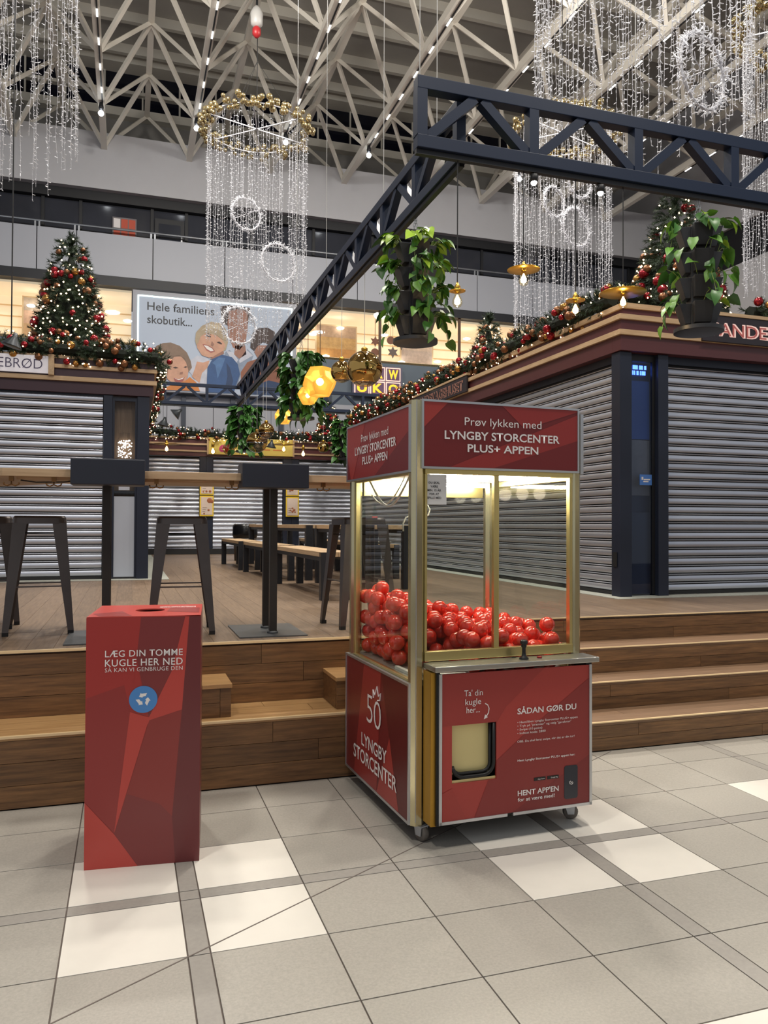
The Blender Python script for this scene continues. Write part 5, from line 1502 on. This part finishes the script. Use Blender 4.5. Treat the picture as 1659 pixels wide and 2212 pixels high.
planter('small distant planter hanging behind the glass globes', (2.20, 15.6, 2.84), R(0), 4.0, 280, False, trail=40, sc=1.5)
planter('distant planter just showing beside the claw machine sign', (4.72, 17.25, 2.90), R(0), 3.97, 280, False, trail=40, sc=1.5)

# ================================================================== pendants
m_brassd = M('brass_disc', srgb(190, 152, 66), .28, metal=.9)
m_cord = M('cord_black', srgb(22, 22, 24), .6)
m_cordw = M('cord_white', srgb(190, 190, 186), .5)
m_fil = lamp_mat('filament', (1, .66, .26), 32)
m_bulb = glass('bulb_glass', (1.0, .93, .76), 1.35)
def pendant(label, x, y, zdisc, ztop, dd, group='brass disc pendants', name='disc_pendant', sc=1.0, light=0):
    t = thing(name, label, 'lamp', (x, y, zdisc), 0, group)
    MB().tube([(0, 0, .05), (0, 0, ztop - zdisc)], .004 * sc, 6).build('cord', m_cord, t)
    MB().lathe([(.020 * sc, -.012 * sc), (.022 * sc, .028 * sc), (.012 * sc, .045 * sc), (.006 * sc, .06 * sc)], (0, 0, 0), 14).build('socket', m_brassd, t, True)
    if dd: MB().lathe([(.02 * sc, .004), (dd / 2, -.004), (dd / 2 + .001, -.001), (.02 * sc, .009)], (0, 0, 0), 40).build('disc_shade', m_brassd, t, True)
    g = MB().lathe([(.016 * sc, -.012 * sc), (.019 * sc, -.03 * sc), (.034 * sc, -.066 * sc), (.036 * sc, -.088 * sc), (.026 * sc, -.110 * sc), (.006 * sc, -.120 * sc)][::-1], (0, 0, 0), 18).build('bulb', m_bulb, t, True)
    MB().lathe([(.005 * sc, -.102 * sc), (.020 * sc, -.09 * sc), (.020 * sc, -.066 * sc), (.010 * sc, -.045 * sc), (.004 * sc, -.03 * sc)], (0, 0, 0), 12).build('filament', m_fil, g, True)
    if light:
        l = bpy.data.lights.new('bulb_glow', 'POINT'); l.energy = light; l.color = (1, .72, .40); l.shadow_soft_size = .02
        lo = bpy.data.objects.new('bulb_glow', l); COL.objects.link(lo); lo.location = (x, y, zdisc - .16 * sc)
    return t
ZF = 4.02
pendant('small brass disc pendant with glowing bulb beside the bushy planter', 2.187, 5.05, 3.065, ZF - .03, .115, light=4)
pendant('medium brass disc pendant hanging highest under the front truss', 2.707, 5.05, 3.270, ZF - .03, .235, light=4)
pendant('small brass disc pendant before the pancake kiosk garland', 3.136, 5.05, 3.088, ZF - .03, .140, light=4)
pendant('widest brass disc pendant hanging before the kiosk corner', 3.548, 5.05, 3.183, ZF - .03, .340, light=4)
ZBk = 3.98
pendant('flat disc pendant under the back truss nearest the plum kiosk', .777, 17.3, 3.12, ZBk - .02, .55, 'bulb pendants under the back truss', 'far_pendant', 1.5)
pendant('bare bulb pendant before the yellow sign', 1.746, 17.3, 3.11, ZBk - .02, 0, 'bulb pendants under the back truss', 'far_pendant', 1.6)
pendant('bare bulb pendant between the planter and the yellow sign', 2.42, 17.3, 3.10, ZBk - .02, 0, 'bulb pendants under the back truss', 'far_pendant', 1.3)
pendant('flat disc pendant at the end of the yellow sign', 3.298, 17.3, 3.20, ZBk - .02, .50, 'bulb pendants under the back truss', 'far_pendant', 1.5)
pendant('bare bulb pendant under the back truss beside the small mirror globe', 3.74, 17.3, 3.12, ZBk - .02, 0, 'bulb pendants under the back truss', 'far_pendant', 1.6)
m_mir = M('mirror_gold', srgb(196, 158, 92), .04, metal=1.0)
m_mirg = glass('smoky_gold_glass', (.62, .50, .26), 1.9, strength=1.6)
def globe(label, x, y, z, r_, ztop, cut=-.78, upper=None):
    t = thing('mirror_globe', label, 'lamp', (x, y, z), 0, 'gold mirror globe pendants')
    n = 18; c0 = math.acos(-cut)
    up = [(max(r_ * math.sin(a), .002), -r_ * math.cos(a)) for a in [c0 + (PI - c0) * i / n for i in range(n + 1)]]
    lo = [(max(r_ * math.sin(a), .002), -r_ * math.cos(a)) for a in [c0 * i / 8 for i in range(9)]]
    MB().lathe(up, (0, 0, 0), 36).build('mirror_shell', upper or m_mir, t, True)
    MB().lathe(lo, (0, 0, 0), 36).build('clear_base', m_mirg, t, True)
    MB().lathe([(.03, 0), (.034, .03), (.012, .05)], (0, 0, r_ - .006), 14).build('cap', m_brassd, t, True)
    MB().tube([(0, 0, r_ + .04), (0, 0, ztop - z)], .003, 5).build('cord', m_cordw, t)
    return t
globe('large gold mirror globe beside the block-letter sign', 2.27, 7.60, 2.999, .183, 4.0)
globe('smaller gold mirror globe half behind the large one', 2.27, 8.49, 3.136, .125, 4.0)
globe('round smoky globe at the upper end of the far cluster', 2.27, 13.53, 3.044, .137, 4.0, -.3)
globe('second smoky globe tucked between its neighbours', 2.275, 13.9, 3.02, .125, 4.0, -.3)
globe('large smoky globe lowest in the far cluster', 2.27, 14.55, 2.944, .198, 4.0, -.05)
globe('small mirror globe hanging under the back truss', 4.188, 17.25, 3.16, .130, 3.96)
globe('amber glass globe before the yellow sign', 2.094, 17.25, 3.06, .145, 3.96, .75)
def etched():
    mt = bpy.data.materials.new('etched_brass'); mt.use_nodes = True
    nt = mt.node_tree; b = nt.nodes['Principled BSDF']; out = nt.nodes['Material Output']
    b.inputs['Base Color'].default_value = c4(srgb(222, 176, 70)); b.inputs['Metallic'].default_value = .7; b.inputs['Roughness'].default_value = .3
    tr = nt.nodes.new('ShaderNodeBsdfTranslucent'); tr.inputs[0].default_value = c4(srgb(255, 212, 120))
    tp_ = nt.nodes.new('ShaderNodeBsdfTransparent'); tp_.inputs[0].default_value = (1, .82, .4, 1)
    m1 = nt.nodes.new('ShaderNodeMixShader'); m1.inputs[0].default_value = .42
    m2 = nt.nodes.new('ShaderNodeMixShader'); m2.inputs[0].default_value = .22
    nt.links.new(b.outputs[0], m1.inputs[1]); nt.links.new(tr.outputs[0], m1.inputs[2])
    nt.links.new(m1.outputs[0], m2.inputs[1]); nt.links.new(tp_.outputs[0], m2.inputs[2]); nt.links.new(m2.outputs[0], out.inputs[0])
    return mt
m_etch = etched()
def faceted(label, x, y, z, r_, ztop, rz):
    t = thing('faceted_lamp', label, 'lamp', (x, y, z), rz, 'faceted gold pendants')
    bm = bmesh.new(); bmesh.ops.create_icosphere(bm, subdivisions=1, radius=r_)
    cen = [v.co.copy() for v in bm.verts]; fc = [f.calc_center_median() for f in bm.faces]
    adj = [[f.index for f in v.link_faces] for v in bm.verts]
    for v, c, fs in zip(bm.verts, cen, adj):
        nrm = c.normalized(); a = nrm.orthogonal().normalized(); b = nrm.cross(a)
        ring = sorted((fc[i] for i in fs), key=lambda q: math.atan2(q.dot(b), q.dot(a)))
        ring = [q.normalized() * r_ for q in ring]
        mid = sum(ring, Vector()) / len(ring)
        inner = [mid + (q - mid) * .5 - nrm * r_ * .07 for q in ring]
        n = len(ring); mb = MB()
        V = [tuple(q) for q in ring] + [tuple(q) for q in inner]
        F = [(k, (k + 1) % n, n + (k + 1) % n, n + k) for k in range(n)] + [tuple(range(n, 2 * n))]
        mb.arr(V, F)
        mb.build('facet', m_etch, t, fix=False)
    bm.free()
    MB().ball((0, 0, 0), r_ * .22, 12, 8).build('bulb', lamp_mat('etch_bulb', (1, .78, .45), 36), t, True)
    MB().tube([(0, 0, r_ * .8), (0, 0, ztop - z)], .004, 5).build('cord', m_cord, t)
faceted('large faceted gold pendant hanging before the dense planter', 2.27, 9.54, 3.202, .222, 4.0, .3)
faceted('middle faceted gold pendant tucked under the large one', 2.25, 10.14, 3.121, .142, 4.0, .9)
faceted('farthest faceted gold pendant beside the dense planter tray', 2.27, 11.96, 3.081, .140, 4.0, 1.4)
# dark cone pendants
def cone(label, x, y, z, ztop, tilt, s_=1.0):
    t = thing('cone_pendant', label, 'lamp', (x, y, z), 0, 'dark cone pendants')
    o = MB().lathe([(.17 * s_, 0), (.165 * s_, .004), (.05 * s_, .16 * s_), (.03 * s_, .24 * s_)], (0, 0, 0), 20).build('cone_shade', M('cone_grey', srgb(58, 62, 66), .35, metal=.4), t, True)
    o.rotation_euler = (0, tilt, 0)
    MB().tube([(0, 0, .22 * s_), (0, 0, ztop - z)], .004, 5).build('cord', m_cord, t)
cone('tilted dark cone pendant under the back truss', .93, 17.25, 3.75, 3.97, .9, .8)
cone('dark cone pendant just above the back garland', .70, 17.25, 3.50, 3.97, .2, .8)
cone('flat dark pendant beside the yellow sign', 3.0, 17.25, 3.12, 3.97, .15, .7)
cone('black dome pendant cut off by the frame beside the plum kiosk sign', -.66, 5.05, 2.46, 5.6, .3, .35)

# ================================================================== light curtains
m_led2 = M('led_white', srgb(226, 226, 232), .3, emit=(1, 1, 1), estr=.12)
m_wirew = M('led_wire', srgb(186, 186, 192), .4)
m_ringg = M('ring_baubles', srgb(178, 160, 118), .16, metal=.85)
rbm = MB().ball((0, 0, 0), 1.0, 12, 8).mesh('bauble', m_ringg, True)
def spikes(pts, dirs, L_, r_):
    pts = np.asarray(pts, float); dirs = np.asarray(dirs, float)
    dirs /= np.linalg.norm(dirs, axis=1)[:, None]
    a = np.cross(dirs, np.array([.3, .5, .81])); a /= np.linalg.norm(a, axis=1)[:, None]; b = np.cross(dirs, a)
    V = [pts + a * r_]
    V += [pts - a * r_ * .5 + b * r_ * .87, pts - a * r_ * .5 - b * r_ * .87]
    V += [pts + dirs * L_ + a * r_ * .6, pts + dirs * L_ - a * r_ * .3 + b * r_ * .5, pts + dirs * L_ - a * r_ * .3 - b * r_ * .5]
    n = len(pts)
    VV = np.stack(V, 1).reshape(-1, 3)
    f = np.array([(0, 1, 4), (0, 4, 3), (1, 2, 5), (1, 5, 4), (2, 0, 3), (2, 3, 5), (3, 4, 5)])
    return VV, (np.arange(n)[:, None, None] * 6 + f[None]).reshape(-1, 3)
def wreath(parent, c, r_, n=240, sl=.03, hexa_=True, nrm=(.3, -.95)):
    ux = np.array([nrm[1] * -1, nrm[0], 0.0]); ux /= np.linalg.norm(ux); uz = np.array([0, 0, 1.0]); un = np.cross(ux, uz)
    a = rng.random(n) * 2 * PI; rr = r_ * (1 + rng.normal(0, .035, n)); dn = rng.normal(0, .03 * r_ / .3, n)
    P = np.array(c)[None] + ux[None] * (rr * np.cos(a))[:, None] + uz[None] * (rr * np.sin(a))[:, None] + un[None] * dn[:, None]
    D = rng.normal(0, 1, (n, 3)) + (P - np.array(c)[None]) / r_ * .6
    V, F = spikes(P, D, sl, sl * .12)
    w = raw('wreath', V, F, m_led2, parent, 'stuff')
    mb = MB()
    mb.tube([tuple(np.array(c) + ux * r_ * math.cos(2 * PI * k / 28) + uz * r_ * math.sin(2 * PI * k / 28)) for k in range(29)], .012, 5)
    if hexa_:
        for k in range(6):
            an = PI / 6 + k * PI / 3; e = ux * math.cos(an) + uz * math.sin(an)
            mb.tube([tuple(np.array(c) + e * r_ * .05), tuple(np.array(c) + e * r_ * .95)], .005, 4)
            for q in (.4, .65, .85):
                for s_ in (-1, 1):
                    e2 = ux * math.cos(an + s_ * .9) + uz * math.sin(an + s_ * .9)
                    mb.tube([tuple(np.array(c) + e * r_ * q), tuple(np.array(c) + e * r_ * q + e2 * r_ * .22)], .004, 4)
    mb.build('wreath_frame', m_wirew, w)
def chandelier(label, x, y, zr, zb, rad, ns, step, sl, wreaths, vis_ring=True, amp=.25, wire=.0022):
    t = wthing('light_curtain', label, 'decoration', (x, y, zb), 'round light curtains under the roof')
    n = 40
    MB().tube([(x + rad * math.cos(2 * PI * k / n), y + rad * math.sin(2 * PI * k / n), zr) for k in range(n + 1)], .010, 6, False).build('ring', m_wirew, t)
    for k in range(3):
        a = k * PI / 3 + .3
        MB().beam((x - rad * math.cos(a), y - rad * math.sin(a), zr), (x + rad * math.cos(a), y + rad * math.sin(a), zr), .018, .018).build('ring_spoke', m_wirew, t)
    if vis_ring:
        for k in range(170):
            a = 2 * PI * k / 170 + random.uniform(-.02, .02); rr = rad + random.uniform(-.06, .14)
            link('bauble', rbm, t, (x + rr * math.cos(a), y + rr * math.sin(a), zr + random.uniform(-.12, .14)), None, random.choice((.042, .05, .06)))
    WV, LP, LD = [], [], []
    mbw = MB()
    for k in range(ns):
        a = 2 * PI * (k + random.uniform(-.3, .3)) / ns
        inner = k % 5 == 4
        rr = rad * (.55 * random.random() + .2 if inner else random.uniform(.93, 1.0))
        px, py = x + rr * math.cos(a), y + rr * math.sin(a)
        bot = zb + (random.random() ** 1.5) * amp + amp * .5 * (math.sin(a * 3 + 1) * .5 + .5)
        m_ = max(6, int((zr - bot) / .28))
        pts = [(px + random.gauss(0, .008), py + random.gauss(0, .008), zr - (zr - bot) * i / m_) for i in range(m_ + 1)]
        mbw.tube(pts, wire, 3, False)
        z = zr - .05
        while z > bot:
            i = min(m_ - 1, int((zr - z) / (zr - bot) * m_)); f_ = (zr - z) / (zr - bot) * m_ - i
            p = np.array(pts[i]) * (1 - f_) + np.array(pts[i + 1]) * f_
            LP.append(p); LD.append((random.gauss(0, 1), random.gauss(0, 1), random.gauss(-.2, .5))); z -= step
    tag(mbw.build('light_strings', m_wirew, t, fix=False), kind='stuff')
    V, F = spikes(LP, LD, sl, sl * .16)
    raw('string_leds', V, F, m_led2, t, 'stuff')
    for w in wreaths: wreath(t, *w)
    MB().tube([(x, y, zr), (x, y, 15.2)], .008, 5).build('suspension_cable', m_cord, t)
    for k in range(3):
        a = 2 * PI * k / 3
        MB().tube([(x + rad * math.cos(a), y + rad * math.sin(a), zr), (x, y, zr + 1.3)], .004, 4).build('sling', m_cord, t)
    return t
chandelier('gold ringed light curtain hanging over the seating area before the billboard', 2.27, 14.81, 8.93, 4.80, .95, 78, .085, .034, [((1.98, 14.1, 7.0), .28, 260, .045), ((2.6, 14.3, 6.25), .34, 300, .045, False), ((1.85, 14.0, 4.95), .32, 300, .05)])
chandelier('gold ringed light curtain hanging behind the front truss over the pancake kiosk', 7.84, 13.09, 8.93, 4.80, .93, 78, .085, .034, [((7.26, 12.4, 7.25), .26, 240, .045, False), ((7.85, 12.5, 7.76), .30, 260, .045, False), ((7.65, 12.3, 6.8), .34, 300, .05, False)])
chandelier('nearest light curtain filling the upper corner above the plum kiosk', -1.45, 8.40, 8.93, 4.86, .95, 76, .055, .030, [], False, .45, .002)
chandelier('large near light curtain with a snowflake wreath above the front truss', 4.46, 6.08, 8.93, 4.88, .98, 84, .050, .034, [((4.54, 5.35, 5.22), .31, 420, .045)], False, .40, .0024)
chandelier('light curtain at the frame edge over the pancake kiosk front', 9.62, 9.0, 8.93, 4.80, .98, 80, .060, .030, [], True, .3)
# chain hoists
for (x, y, z, col, lab) in ((2.22, 14.6, 10.75, (196, 194, 190), 'white chain hoist hanging above the gold ringed curtain'), (-1.25, 15.2, 12.2, (30, 50, 150), 'blue chain hoist under the roof above the near curtain')):
    t = thing('chain_hoist', lab, 'hoist', (x, y, z))
    MB().lathe([(.06, 0), (.11, .05), (.12, .25), (.08, .34), (.03, .40)], (0, 0, 0), 16).build('hoist_body', M('hoist_%d' % col[2], srgb(*col), .4), t, True)
    MB().lathe([(.03, -.20), (.08, -.14), (.08, -.04), (.03, .02)], (0, 0, 0), 12).build('hook_block', M('hoist_red', srgb(170, 40, 44), .4), t, True)
    MB().tube([(0, 0, .38), (0, 0, 13.0 - z)], .02, 6).build('hoist_rope', m_cord, t)
# small decorative glows are found by bounce rays only, which keeps the render quick
for mt in bpy.data.materials:
    if mt.name.split('.')[0] not in ('tube_white', 'etch_bulb', 'opal'):
        mt.cycles.emission_sampling = 'NONE'
